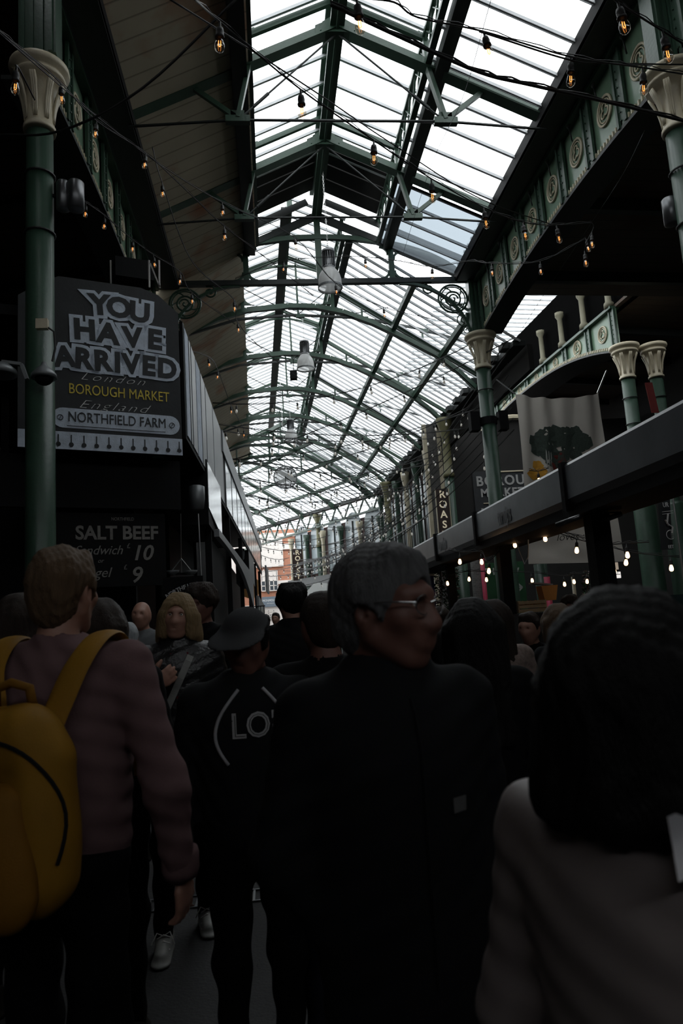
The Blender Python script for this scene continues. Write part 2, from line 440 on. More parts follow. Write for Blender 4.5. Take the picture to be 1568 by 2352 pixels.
# ridge and valley members of the near hall
m = MB().span((CX - .02, -3, z(8.88)), (CX + .02, GY, z(9.55))); m.span((CX - .11, -3, z(8.94)), (CX + .11, GY, z(8.99))); m.span((CX - .12, -3, z(9.5)), (CX + .12, GY, z(9.56)))
one('ridge_beam', m, GREEN, 'long green ridge beam along the top of the near hall roof', 'beam')
for sx, nm in ((1, 'right'), (-1, 'left')):
    t = thing('lattice_girder', 'green lattice girder along the %s side of the raised skylight' % nm, 'girder', (CX + sx * 1.36, -3, z(8.3)), 0, 'lattice girders of the skylight')
    x = CX + sx * 1.36
    c = MB().span((x - .04, -3, z(8.80)), (x + .04, GY, z(8.86))); obj('top_chord', c, GREEN, t)
    c = MB().span((x - .05, -3, z(8.30)), (x + .05, GY, z(8.37))); obj('bottom_chord', c, GREEN, t)
    l = MB(); y = -3.0
    while y < GY - .3:
        l.bar((x, y, z(8.36)), (x, y + .43, z(8.82)), .015, .035, (1, 0, 0)); l.bar((x, y + .43, z(8.36)), (x, y, z(8.82)), .015, .035, (1, 0, 0)); y += .433
    obj('lattice', l, GREEN, t)
    f = MB().span((x + sx * .10, -3, z(8.16)), (x + sx * .30, GY, z(8.34)))
    obj('gutter_board', f, IRON, t)
# purlins, eave gutters
t = thing('eave_gutter', 'wide black gutter along the right eave of the near hall glass roof', 'gutter', (4.8, -3, z(7.4)))
obj('gutter_soffit', MB().span((4.50, -3, z(7.36)), (4.98, GY, z(7.44))), IRON, t)
obj('gutter_edge', MB().span((4.46, -3, z(7.38)), (4.52, GY, z(7.58))), BLACK, t)
t = thing('eave_gutter', 'wide black gutter along the left eave below the cream boards', 'gutter', (-1.9, -3, z(7.4)))
obj('gutter_soffit', MB().span((-2.12, -3, z(7.30)), (-1.66, GY, z(7.40))), IRON, t)
obj('gutter_edge', MB().span((-1.70, -3, z(7.32)), (-1.64, GY, z(7.52))), BLACK, t)
one('purlin', MB().span((CX - 1.62, -3, z(8.06)), (CX - 1.40, GY, z(8.20))), IRON, 'dark purlin at the edge between cream boards and skylight', 'beam')

# ================================================================== iron columns
def column_profile(r, hb, ht, caph):
    return [(r * 1.5, 0), (r * 1.5, .12), (r * 1.2, .2), (r * 1.15, .6), (r * 1.02, .7), (r, 1.0), (r * .94, ht - caph - .02)]
def iron_column(x, y, r, htop, label, caph=.75, group='green iron columns', bands=True, abacus=1.1, name='iron_column'):
    t = thing(name, label, 'column', (x, y, 0), 0, group)
    obj('shaft', MB().lathe(column_profile(r, 0, htop, caph), (0, 0, 0), 24), GREEN, t, True, local=True)
    R2 = r * 1.95 * abacus
    c = MB().lathe([(r * .93, htop - caph), (r * 1.14, htop - caph), (r * 1.16, htop - caph + .02), (r * 1.14, htop - caph + .05), (r * 1.0, htop - caph + .07), (r * 1.0, htop - caph * .48), (r * 1.08, htop - caph * .38),
                    (r * 1.3, htop - caph * .28), (R2 * .84, htop - caph * .235), (R2 * .88, htop - caph * .21), (R2 * .86, htop - caph * .18), (R2 * .78, htop - caph * .17), (R2 * .82, htop - caph * .13), (R2 * .96, htop - caph * .10), (R2, htop - caph * .06), (R2 * .98, htop - .01), (R2 * .93, htop)], (0, 0, 0), 32)
    cp = obj('capital', c, CREAM, t, True, local=True)
    lv = MB()
    for k in range(8):
        a = 2 * PI * k / 8; w = .05 * r / .15
        for s_ in (-1, 0, 1):
            pts = []
            for i in range(7):
                f = i / 6; rr = r * 1.04 + (R2 * .80 - r * 1.04) * (f ** 2.2); hh = htop - caph + .1 + (caph * .72 - .1) * f
                aa = a + s_ * w * (1 - f * .3) * 2.4
                pts.append((rr * math.cos(aa), rr * math.sin(aa), hh))
            lv.tube(pts, [.006, .012, .015, .016, .016, .02, .012], 5)
    obj('leaf_moulding', lv, CREAM, cp, True, local=True)
    if bands:
        for i, hh in enumerate([htop - caph - .5, htop - caph - 1.15]):
            obj('cable_band', MB().tube(arc((0, 0, hh), r * 1.03, 0, 2 * PI, 20, (1, 0, 0), (0, 1, 0))[:-1], .012, 6, True), RUBBER, t, local=True)
    return t
cl_left = iron_column(-2.17, 7.1, .142, z(6.0), 'big green iron column at the left edge with cream leaf capital and cables')
cl_A = iron_column(4.93, 7.1, .155, z(6.05), 'green column with cream capital at the top right edge of the view')
cl_B = iron_column(4.93, GY, .165, z(6.1), 'green column with cream capital beneath the scrolled bracket, centre right', .8)
cl_C = iron_column(8.98, 16.2, .17, z(6.25), 'green column with cream capital carrying the near end of the far arched girder', .85)
iron_column(9.72, 16.2, .16, z(6.25), 'green column with cream capital just right of the far girder column', .85)
iron_column(-2.16, GY, .155, z(6.0), 'green column hidden behind the black market sign on the left')
for c_ in (cl_C, (cl_C and bpy.data.objects['iron_column.004'])):
    obj('lower_sleeve', MB().lathe([(.30, 0), (.30, .5), (.26, .7), (.26, 3.7), (.2, 3.8)], (0, 0, 0), 20), GREEN, c_, True, local=True)
# green trunking above column B and the square post over column A
for x, y, lb in ((4.93, GY, 'fluted green iron post rising from the capital under the scrolled gable'), (4.93, 7.1, 'green iron post above the capital at the top right edge'), (-2.16, 7.1, 'green iron post above the left column capital')):
    t = thing('upper_post', lb, 'post', (x, y, z(6.1)), 0)
    m = MB().span((-.19, -.12, 0), (.19, .12, 1.35))
    for k in (-.14, -.05, .05, .14): m.span((k - .02, -.15, 0), (k + .02, -.12, 1.3))
    obj('post_body', m, GREEN, t, local=True)
# cable box strapped to column B
t = thing('junction_box', 'black speaker boxes strapped round the green column, centre right', 'box', (4.93, GY, z(4.05)))
obj('strap', MB().lathe([(.175, -.08), (.19, -.08), (.19, .08), (.175, .08)], (4.93, GY, z(4.1)), 16, cap=False), BLACK, t)
for sx in (-1, 1): obj('speaker_box', MB().box((4.93 + sx * .32, GY, z(4.1)), (.2, .22, .42)).box((4.93 + sx * .2, GY, z(4.15)), (.12, .05, .05)), BLACK, t)

# ================================================================== arched plate girders with roundels
def roundel(c, u, v, r, parent):
    m = MB()
    m.tube(arc(c, r, 0, 2 * PI, 24, u, v)[:-1], r * .10, 6, True); m.tube(arc(c, r * .78, 0, 2 * PI, 24, u, v)[:-1], r * .05, 6, True)
    for k in range(3):
        a = R(90 + 120 * k); cc = Vector(c) + Vector(u) * r * .28 * math.cos(a) + Vector(v) * r * .28 * math.sin(a)
        m.tube(arc(cc, r * .27, a - R(130), a + R(130), 10, u, v), r * .06, 6)
    obj('roundel', m, CREAM, parent, True)
def arched_girder(P0, P1, ztop, zend, rise, npan, flange, label, inner=1, rr=.2, lip=.05):
    """P0, P1: ends of the web at plan points; the web's face looks towards `inner` side"""
    P0 = Vector((*P0, 0)); P1 = Vector((*P1, 0)); d = (P1 - P0); L = d.length; u = d.normalized(); n = Vector((-u.y, u.x, 0)) * inner
    t = thing('arched_girder', label, 'girder', (*P0.xy, zend), 0, 'arched iron girders with roundels')
    def zb(s_): f = s_ / L * 2 - 1; return zend + rise * (1 - abs(f) ** 2.4)
    N = 28; top = [(s_, ztop) for s_ in (0, L)]; bot = [(L * i / N, zb(L * i / N)) for i in range(N + 1)]
    m = MB()
    for i in range(N):
        a, b = bot[i], bot[i + 1]
        q = [P0 + u * a[0] + Vector((0, 0, a[1])), P0 + u * b[0] + Vector((0, 0, b[1])), P0 + u * b[0] + Vector((0, 0, ztop)), P0 + u * a[0] + Vector((0, 0, ztop))]
        m.add(q + [k - n * .04 for k in q], [(0, 1, 2, 3), (7, 6, 5, 4), (0, 4, 5, 1), (2, 6, 7, 3), (0, 3, 7, 4), (1, 5, 6, 2)])
    obj('web_plate', m, GREEN_L, t)
    m = MB()
    for i in range(N):
        a, b = bot[i], bot[i + 1]
        A = P0 + u * a[0] + Vector((0, 0, a[1])); B = P0 + u * b[0] + Vector((0, 0, b[1]))
        q = [A + n * lip, B + n * lip, B - n * flange, A - n * flange]
        m.add(q + [k - Vector((0, 0, .05)) for k in q], [(0, 1, 2, 3), (7, 6, 5, 4), (0, 4, 5, 1), (2, 6, 7, 3), (0, 3, 7, 4), (1, 5, 6, 2)])
    obj('bottom_flange', m, IRON, t)
    m = MB()
    A = P0 + Vector((0, 0, ztop)); B = P1 + Vector((0, 0, ztop)); m.bar(A, B, .26, .07)
    obj('top_flange', m, GREEN, t)
    m = MB(); nd = int(L / .085)
    for i in range(nd):
        s_ = L * (i + .5) / nd; A = P0 + u * s_ + n * (lip * .6) + Vector((0, 0, zb(s_) + .03)); m.box(A + Vector((0, 0, .02)), (.03, .03, .07))
    obj('tooth_moulding', m, CREAM, t)
    for k in range(npan + 1):
        s_ = L * k / npan; s_ = min(max(s_, .1), L - .1)
        st = MB()
        for ds in (-.10, .10): st.bar(P0 + u * (s_ + ds) + n * .05 + Vector((0, 0, zb(s_))), P0 + u * (s_ + ds) + n * .05 + Vector((0, 0, ztop)), .05, .04, n)
        st.bar(P0 + u * s_ + n * .03 + Vector((0, 0, zb(s_))), P0 + u * s_ + n * .03 + Vector((0, 0, ztop)), .16, .03, n)
        zz = zb(s_) + .08
        while zz < ztop - .06: st.sphere(P0 + u * (s_ + .03) + n * .055 + Vector((0, 0, zz)), .014, 5, 3); zz += .12
        obj('stiffener', st, GREEN, t)
        if k < npan:
            sc = L * (k + .5) / npan; zc = (zb(sc) + ztop) / 2
            roundel(P0 + u * sc + n * .015 + Vector((0, 0, zc)), u, Vector((0, 0, 1)), min(rr, (ztop - zb(sc)) * .36), t)
    return t
arched_girder((4.98, 7.25), (4.98, GY - .1), z(7.32), z(6.12), .22, 8, .42, 'pale green arched girder with cream roundels running from the top right corner to the centre', 1)
arched_girder((4.98, -.6), (4.98, 6.95), z(7.32), z(6.12), .22, 8, .42, 'pale green girder with cream roundels beyond the top right column, mostly out of view', 1)
arched_girder((-2.2, 7.25), (-2.2, GY - .1), z(7.25), z(6.05), .22, 8, .42, 'green arched girder in shadow above the big left column', -1)
arched_girder((8.95, 16.35), (8.35, 27.2), z(7.35), z(6.2), .82, 8, .9, 'far pale green arched girder with roundels behind the hanging cloth, right', 1, .21, .1)
# little cream posts over the far girder
for k in range(9):
    s_ = k / 8; p = Vector((8.95 - .6 * s_ - .06, 16.5 + 10.4 * s_, z(7.38)))
    m = MB().lathe([(.13, 0), (.13, .12), (.08, .18), (.075, .85), (.13, .95), (.13, 1.05)], p, 8)
    one('cream_post', m, mat('dark ochre cream', (.16, .15, .10), .7), 'small cream post standing on the far arched girder, %s from its near end' % ORD[k], 'post', 'cream posts over the far girder', True)  # darker ochre tone than the other cream paint
struct('wall_right', MB().prism([(0, 0), (20, 0), (20, 1.85), (0, 1.85)], (9.25, 15.2, z(7.3)), (-.055, 1, 0), (0, 0, 1), .1), mat('matt black boarding', (.004, .004, .004), 1, spec=0))
glazing((5.6, GY + .3, z(9.6)), (0, 1, 0), (1, 0, -.05), 14, 6.5, .34)
# small white brackets (insulators) on the gutter above the near girder
for k in range(8):
    y = 7.9 + k * .86
    m = MB().sphere((4.90, y, z(7.30)), (.03, .05, .07), 8, 6); m.tube([(4.9, y, z(7.25)), (4.93, y, z(7.02))], .012, 6)
    one('gutter_bracket', m, IRON, 'little pointed bracket under the right gutter, %s from the top right column' % ORD[k], 'bracket', 'pointed brackets under the right gutter', True)

# ================================================================== gable screen with scrolls
t = thing('gable_screen', 'green iron gable screen with horizontal beam, arch and scrolled corner brackets', 'truss', (CX, GY, z(7.3)))
xl, xr = -2.05, 4.85
obj('bottom_chord', MB().span((xl, GY - .06, z(7.36)), (xr, GY + .06, z(7.47))), IRON, t)
m = MB()
for sx in (1, -1): m.bar((CX, GY, z(9.0)), (CX + sx * 3.35, GY, z(7.46)), .12, .14)
obj('rafter', m, IRON, t)
pts = [(CX + 3.4 * math.sin(a), GY, z(7.5 + .98 * (math.cos(a * 1.0) - math.cos(1.25)) / (1 - math.cos(1.25)))) for a in lin(-1.25, 1.25, 24)]
obj('arch_chord', MB().strip(pts, .10, .11), GREEN, t)
m = MB().span((CX - .07, GY - .04, z(7.4)), (CX + .07, GY + .04, z(8.95))); obj('king_post', m, GREEN, t)
for sx in (1, -1):
    x = CX + sx * 1.62; m = MB().span((x - .06, GY - .05, z(7.45)), (x + .06, GY + .05, z(8.75)))
    for s2 in (1, -1):
        for h0, sg in ((7.47, 1), (8.18 - sx * s2 * .06, -1)):
            c = (x + s2 * .25, GY, z(h0 + sg * .19)); m.strip(arc(c, .19, R(180) if s2 > 0 else R(0), R(180 + 90 * sg) if s2 > 0 else R(-90 * sg), 6), .06, .05)
    obj('queen_post', m, GREEN, t)
def scroll(c, r, turns, sgn=1, a0=0):
    n = int(turns * 18)
    return [Vector(c) + Vector((sgn * math.cos(a0 + 2 * PI * turns * i / n), 0, math.sin(a0 + 2 * PI * turns * i / n))) * r * (1 - .8 * i / n) for i in range(n + 1)]
for sx in (1, -1):
    xe = CX + sx * 3.32
    m = MB()
    pts = [(xe - sx * 1.55 * (1 - math.sin(a)) ** 1.0, GY, z(7.36 - 1.45 * (1 - math.cos(a)))) for a in lin(0, PI / 2, 16)]
    m.strip(pts, .08, .06)
    c = (xe - sx * .36, GY, z(6.97))
    m.tube(arc(c, .33, 0, 2 * PI, 26)[:-1], .026, 6, True); m.tube(arc(c, .28, 0, 2 * PI, 26)[:-1], .016, 6, True)
    m.tube(arc(c, .17, 0, 2 * PI, 20)[:-1], .022, 6, True); m.tube(scroll(c, .12, 1.2, sx), .02, 6)
    for k in range(5): a = 2 * PI * k / 5 + .4; m.tube([Vector(c) + Vector((math.cos(a + f * .5), 0, math.sin(a + f * .5))) * (.17 + .14 * f) for f in (0, .5, 1)], .017, 5)
    c2 = (xe - sx * .90, GY, z(7.22)); m.tube(scroll(c2, .15, 1.6, sx, 1.0), .02, 6)
    c3 = (xe - sx * .16, GY, z(6.45)); m.tube(scroll(c3, .16, 1.5, sx, 2.0), .014, 6); m.tube(scroll((xe - sx * .1, GY, z(6.22)), .1, 1.4, sx, 1), .012, 6)
    obj('scroll_bracket', m, GREEN, t)
# dark beam following the roof edge above the screen, with small gaps of daylight
m = MB()
for sx in (1, -1): m.bar((CX + sx * .2, GY - .1, z(9.28)), (CX + sx * 3.3, GY - .1, z(7.83)), .05, .14)
one('verge_beam', m, IRON, 'dark sloping beam along the end of the near roof above the gable screen', 'beam')

# ================================================================== far hall arched trusses
def far_truss():
    t = thing('arched_truss', 'x', 'truss', (0, 0, 0), 0, 'arched trusses of the far hall')
    # local x measured from the lantern centre (world .85)
    rib = [(-.15 - .9, 7.90), (.0, 8.02), (.7, 8.0), (1.4, 7.85), (2.15, 7.55), (3.0, 7.1), (3.75, 6.66), (4.3, 6.2), (4.75, 5.72)]
    rl = [(0, 8.02), (-1.05, 7.92), (-1.8, 7.7), (-2.6, 7.3), (-3.4, 6.8), (-4.1, 6.35), (-4.9, 5.8)]
    m = MB(); m.strip([(x, 0, h) for x, h in rib[1:]], .10, .13); m.strip([(x, 0, h - .06) for x, h in rib[1:]], .16, .02)
    obj('arch_rib', m, GREEN, t, local=True)
    m = MB(); m.strip([(x, 0, h) for x, h in rl], .10, .13); obj('arch_rib', m, GREEN, t, local=True)
    tie = [(-4.5, 6.5), (-2.5, 7.3), (-1.3, 7.68), (.15, 7.78), (1.85, 7.68), (3.3, 7.38), (4.9, 6.9)]
    obj('tie_bar', MB().strip([(x, 0, h) for x, h in tie], .06, .055), IRON, t, local=True)
    for sx, L_ in ((1, [(1.15, 8.58), (5.1, 5.98)]), (-1, [(-1.15, 8.55), (-5, 6.0)])):
        obj('rafter', MB().bar((L_[0][0], 0, L_[0][1] - .08), (L_[1][0], 0, L_[1][1] - .08), .08, .1), GREEN, t, local=True)
    for x, top, bot in ((.25, 9.2, 7.75), (1.9, 8.05, 7.66), (3.45, 7.05, 7.3)):
        hg = MB(); hg.bar((x, 0, max(top, bot)), (x, 0, min(top, bot) - .02), .05, .05)
        hg.box((x + .05, 0, bot), (.22, .07, .09))
        obj('hanger', hg, GREEN, t, local=True)
    dg_ = MB()
    dg_.tube([(-1.1, 0, 8.5), (.2, 0, 7.75), (1.1, 0, 8.5)], .014, 5); dg_.tube([(1.2, 0, 7.72), (2.6, 0, 7.95)], .012, 5); dg_.tube([(2.0, 0, 7.6), (3.7, 0, 6.9)], .012, 5)
    obj('tension_rod', dg_, IRON, t, local=True)
    for sx in (1, -1):
        x = sx * 1.15; p = MB().bar((x, 0, 7.85), (x, 0, 8.92), .09, .12)
        for h0, sg in ((8.06, 1), (8.80, -1)):
            rr = .26; cx_ = x - sx * (rr + .04); c = (cx_, 0, h0 + sg * rr)
            pts = arc(c, rr, R(0) if sx > 0 else R(180), R(-90 * sg) if sx > 0 else R(180 + 90 * sg), 7)
            poly = [(q.x, q.z) for q in pts] + [(x, h0 - sg * .0)]
            poly = poly if sx * sg < 0 else poly[::-1]
            p.prism(poly, (0, -.02, 0), (1, 0, 0), (0, 0, 1), .05)
        obj('lantern_post', p, GREEN, t, local=True)
        u = MB().bar((0, 0, 9.38), (sx * 1.2, 0, 8.90), .07, .08)
        u.strip([(sx * 1.1 * f, 0, 9.12 - .28 * f * f) for f in lin(0, 1, 8)], .05, .05)
        obj('lantern_rafter', u, GREEN, t, local=True)
    return t
ft = far_truss()
for k in range(6):
    y = 2.5 + 3.25 * k
    t = ft if k == 0 else copy_tree(ft)
    p = F(.85, y, 0); t.location = (p.x, p.y, CZ); t.rotation_euler = (0, 0, R(1.2))
    t['label'] = 'green arched roof truss of the far hall, %s beyond the gable screen' % ORD[k]
def far_line(x, h, y0, y1, w, hh, m, name, label, cat='beam', grp=None):
    return one(name, MB().bar(F(x, y0, h), F(x, y1, h), w, hh), m, label, cat, grp)
far_line(.85, 9.34, 0, L2, .12, .26, GREEN, 'ridge_beam', 'green ridge beam of the far hall lantern')
far_line(.75, 9.2, 0, L2, .2, .04, IRON, 'ridge_beam', 'dark flat bar under the far hall ridge')
far_line(3.55, 7.40, 0, L2, .13, .14, GREEN, 'purlin', 'upper purlin on the right slope of the far hall glass roof', grp='far hall purlins')
far_line(4.75, 6.60, 0, L2, .13, .14, GREEN, 'purlin', 'lower purlin on the right slope of the far hall glass roof', grp='far hall purlins')
for x, nm in ((2.0, 'right'), (-.32, 'left')):
    t = thing('lattice_girder', 'green lattice girder along the %s side of the far hall lantern' % nm, 'girder', F(x, 0, 8.5), 0, 'lattice girders of the far hall lantern')
    obj('top_chord', MB().bar(F(x, 0, 8.9), F(x, L2, 8.9), .08, .07), GREEN, t); obj('bottom_chord', MB().bar(F(x, 0, 8.45), F(x, L2, 8.45), .10, .08), GREEN, t)
    l = MB(); y = 0
    while y < L2: l.bar(F(x, y, 8.47), F(x, y + .36, 8.88), .015, .03, (1, 0, 0)); l.bar(F(x, y + .36, 8.47), F(x, y, 8.88), .015, .03, (1, 0, 0)); y += .36
    obj('lattice', l, GREEN, t)
    if nm == 'right': obj('gutter_board', MB().bar(F(x + .14, 0, 8.38), F(x + .14, L2, 8.38), .16, .08), IRON, t)
t = thing('eave_gutter', 'dark gutter and eave board along the right edge of the far hall glass roof', 'gutter', F(5.9, 0, 5.9))
obj('gutter_edge', MB().bar(F(5.86, 0, 5.93), F(5.86, L2, 5.93), .3, .12), IRON, t)
for k in range(24): obj('gutter_bracket', MB().box(F(5.68, .4 + k * .8, 5.98), (.24, .3, .14)), IRON, t)
struct('trim_1', MB().bar(F(6.1, 0, 5.6), F(6.1, L2, 5.6), .12, .6), DARKWALL)

# --- end section trusses and purlins
def end_truss():
    t = thing('arched_truss', 'x', 'truss', (0, 0, 0), 0, 'arched trusses of the turned end section')
    for sx in (1, -1):
        pts = [(sx * 5.4 * f, 0, 7.95 - 2.2 * f ** 2) for f in lin(0, 1, 12)]
        obj('arch_rib', MB().strip(pts, .10, .12), GREEN, t, local=True)
        obj('rafter', MB().bar((0, 0, 8.6), (sx * 5.5, 0, 5.92), .08, .1), GREEN, t, local=True)
        for f in (.3, .6): obj('hanger', MB().bar((sx * 5.4 * f, 0, 8.6 - 2.68 * f), (sx * 5.4 * f, 0, 7.2 - 1.0 * f), .05, .05), GREEN, t, local=True)
    obj('tie_bar', MB().strip([(-5.2, 0, 6.2), (-2.8, 0, 6.85), (0, 0, 7.15), (2.8, 0, 6.85), (5.2, 0, 6.2)], .05, .05), IRON, t, local=True)
    obj('king_post', MB().bar((0, 0, 7.1), (0, 0, 8.6), .07, .07), GREEN, t, local=True)
    return t
et = end_truss()
for k in range(5):
    p = G(.6 + k * 3.2, 5.45, 0); t = et if k == 0 else copy_tree(et)
    t.location = (p.x, p.y, CZ); t.rotation_euler = (0, 0, R(28))
    t['label'] = 'green arched truss where the far roof turns left, %s before the street' % ORD[4 - k]
for k, (w, h) in enumerate(((1.4, 6.62), (2.8, 7.3), (4.1, 7.95))):
    one('purlin', MB().bar(G(-1.2, w, h - .1), G(15, w, h - .1), .12, .13), GREEN, 'slanting purlin of the turned end roof, %s above the eave' % ORD[k], 'beam', 'purlins of the end roof')
one('ridge_beam', MB().bar(G(-2, 5.4, 8.62), G(15, 5.4, 8.62), .14, .16), GREEN, 'ridge beam of the roof section that turns left at the end', 'beam')
t = thing('eave_gutter', 'dark eave gutter slanting across the end of the market roof', 'gutter', G(0, 0, 5.9))
obj('gutter_edge', MB().bar(G(0, -.05, 5.93), G(15, -.05, 5.93), .3, .16), IRON, t)
m = MB().bar(G(0, -.05, 5.2), G(15, -.05, 4.9), .12, .1)
for k in range(12): s_ = k * 1.25; m.bar(G(s_, -.05, 5.9), G(s_ + .62, -.05, 5.1), .06, .08); m.bar(G(s_ + 1.25, -.05, 5.9), G(s_ + .62, -.05, 5.1), .06, .08)
obj('lattice', m, GREEN, t)
# ================================================================== left kiosk with painted board
U = Vector((.92, .39, 0)).normalized(); V = Vector((0, 0, 1)); NB = U.cross(V)          # board plane, turned 23 degrees
B0 = Vector((-2.62, 7.80, z(2.06)))                       # lower left corner of the board
BW = 1.80; BH = 1.83
t = thing('painted_sign', 'black painted market sign board reading YOU HAVE ARRIVED above the left stall', 'sign', B0, 0)
poly = [(0, 0), (BW, 0), (BW, BH - .04), (BW - .24, BH + .16), (BW - .45, BH + .22), (.42, BH + .20), (.15, BH + .02), (0, BH - .1)]
obj('board', MB().prism(poly, B0, U, V, .05), SIGNBLK, t)
def bp(x, y): return B0 + U * x + V * y
def cut_letters(s_, x0, y0, size, pitch, rots, dys, sx=1.0, slope=0):
    for i, ch in enumerate(s_):
        o = bp(x0 + pitch[i], y0 + dys[i] + slope * i)
        text(ch, size, WHITEP, o, U, V, t, 'white_surround', offset=.046 * size / .3, rot=R(rots[i]), sx=sx * 1.12, lift=.006)
        text(ch, size * .98, SIGNBLK, o, U, V, t, 'black_letter', offset=.013 * size / .3, rot=R(rots[i]), sx=sx * 1.05, lift=.013)
cut_letters('YOU', .87, 1.74, .34, [0, .22, .46], [4, 0, -3], [.0, 0, -.02], 1.0)
cut_letters('HAVE', .70, 1.40, .34, [0, .26, .54, .80], [2, -2, 3, -2], [.01, .0, -.01, 0], .98)
cut_letters('ARRIVED', .56, 1.06, .33, [-.08, .12, .33, .50, .66, .86, 1.08], [6, -2, 2, 0, 3, -2, -2], [0, 0, .0, 0, 0, 0, -.01], .92)
m = MB()                                    # thick white backing behind the letter rows
for x0, x1, y0, y1 in ((.80, 1.42, 1.62, 1.86), (.60, 1.60, 1.27, 1.52), (.44, 1.70, .94, 1.18)):
    m.prism([(x0, y0), (x1, y0 - .01), (x1 + .01, y1 - .02), (x0 + .03, y1)], B0 + NB * .006, U, V, .004)
obj('white_backing', m, WHITEP, t)
text('London', .13, WHITEL, bp(1.00, .86), U, V, t, shear=.5, sx=1.5, space=1.25, offset=-.003)
text('BOROUGH MARKET', .17, YELLOWL, bp(1.09, .70), U, V, t, offset=0, sx=.74)
text('England', .14, WHITEL, bp(1.00, .53), U, V, t, shear=.5, sx=1.5, space=1.2, offset=-.003)
def stadium(x0, x1, y, r): return [(x1 + r * math.cos(a), y + r * math.sin(a)) for a in lin(-PI / 2, PI / 2, 10)] + [(x0 + r * math.cos(a), y + r * math.sin(a)) for a in lin(PI / 2, 3 * PI / 2, 10)]
m = MB().prism(stadium(.46, 1.66, .36, .115), B0 + NB * .006, U, V, .004); obj('name_plate', m, WHITEP, t)
m = MB()
for x in (.43, 1.68):
    m.tube([bp(x, .36) + NB * .012 + U * .03 * math.cos(a) + V * .03 * math.sin(a) for a in lin(0, 2 * PI, 12)[:-1]], .004, 4, True); m.bar(bp(x - .01, .34) + NB * .012, bp(x + .012, .38) + NB * .012, .006, .006)
m.bar(bp(.5, .27) + NB * .012, bp(1.6, .27) + NB * .012, .004, .006)
obj('plate_screws', m, SIGNBLK, t)
text('NORTHFIELD FARM', .165, SIGNBLK, bp(1.06, .37), U, V, t, offset=0, sx=.76, lift=.012)
m = MB().prism([(0.0, 0), (BW, 0), (BW, .20), (0, .20)], B0 + NB * .006, U, V, .004); obj('pale_band', m, WHITEP, t)
m = MB()
for k in range(13):
    x = .14 + k * .135; m.bar(bp(x, .03) + NB * .011, bp(x, .165) + NB * .011, .012, .004, NB)
    m.add([bp(x, .055) + NB * .013 + U * .026 * math.cos(a) + V * .026 * math.sin(a) for a in lin(0, 2 * PI, 12)[:-1]], [tuple(range(12))])
obj('painted_spoons', m, SIGNBLK, t)
# dark box and brackets above the board
t = thing('floodlight', 'black floodlight box on steel brackets above the painted sign board', 'lamp', atY(310, 650, 8.6))
c = atY(305, 628, 8.9); obj('housing', MB().box(c, (.48, .3, .26), Matrix.Rotation(R(20), 3, 'Z')), BLACK, t)
m = MB()
for x in (254, 342, 365): m.bar(atY(x, 598, 8.6), atY(x + 1, 660, 8.6), .018, .018)
m.bar(atY(345, 605, 8.6), atY(368, 662, 8.6), .018, .018); obj('bracket', m, STEEL, t)
# kiosk body behind the board
m = MB(); K1 = B0 + U * BW
body = [(-4.9, 7.4), (-2.75, 7.88), (K1.x - .02, K1.y + .1), (-.96, 10.8), (-.42, 33), (-4.9, 33)]
m.prism([(x, y) for x, y in body], (0, 0, z(3.72)), (1, 0, 0), (0, 1, 0), .12)
struct('trim_2', m, BLACK)
struct('wall_left', MB().prism([(0, 0), (2.05, 0), (2.05, .60), (0, .60)], B0 + Vector((0, 0, -.60)) - NB * .3 - U * .2, U, V, .08), BLACK)
struct('wall_left', MB().span((-4.9, 9.4, 0), (-1.7, 9.5, z(2.3))), BLACK)
struct('wall_left', MB().span((-3.4, 9.5, 0), (-3.3, 33.5, z(3.6))), BLACK)
def side(y, h, out=0): return Vector((-.93 + (y - 8.5) * .0235 + out, y, z(h)))
SD = Vector((.0235, 1, 0)).normalized()
# upper panels along the hall
t = thing('stall_upper_panels', 'row of grey upper panels with black dividers running along the left stalls', 'panel', side(8.6, 2.3))
obj('panel_backing', MB().prism([(0, 0), (24.6, 0), (24.6, 1.5), (0, 1.5)], side(8.62, 2.3), SD, V, .04), BLACK, t)
ys = [8.66, 9.05, 9.25, 9.75, 10.3, 10.9, 12.0, 13.8]
for a, b in zip(ys[:-1], ys[1:]):
    k = ys.index(a)
    obj('grey_panel', MB().prism([(.05, .03), (b - a - .04, .03), (b - a - .04, 1.42), (.05, 1.42)], side(a, 2.33, .012), SD, V, .01), WHITEP if k in (0, 3) else GREYM, t)
obj('top_band', MB().prism([(0, 0), (19.6, 0), (19.6, .42), (0, .42)], side(13.6, 3.35, .04), SD, V, .05), GREYM, t)
for k in range(11):
    a = 14.2 + k * 1.6; obj('window_pane', MB().prism([(.07, .0), (1.45, 0), (1.45, .95), (.07, .95)], side(a, 2.38, .015), SD, V, .01), PALEPANE, t)
# projecting light boxes
for k, (y0, y1, h0, h1, w) in enumerate(((10.6, 12.8, 1.52, 2.5, .38), (22.0, 25.4, 1.3, 2.3, .55))):
    t = thing('box_sign', ['black projecting box sign with glossy white side below the grey panels', 'smaller black projecting box sign further along the left stalls'][k], 'sign', side(y0, h0, .1))
    a = side(y0, h0, -.40); b = side(y0, h0, (.03, .0)[k]); L_ = y1 - y0
    obj('box', MB().prism([(0, 0), (b.x - a.x, 0), (b.x - a.x, h1 - h0), (0, h1 - h0)], a, (1, 0, 0), V, L_), BLACK, t)
    obj('glossy_side', MB().prism([(.05, .25), (L_ - .1, .05), (L_ - .1, h1 - h0 - .03), (.05, h1 - h0 - .03)], b + Vector((.006, 0, 0)), SD, V, .01), mat('glossy white sheet', (.6, .62, .64), .12, var=.15, bump=.05) if k == 0 else GREYM, t)
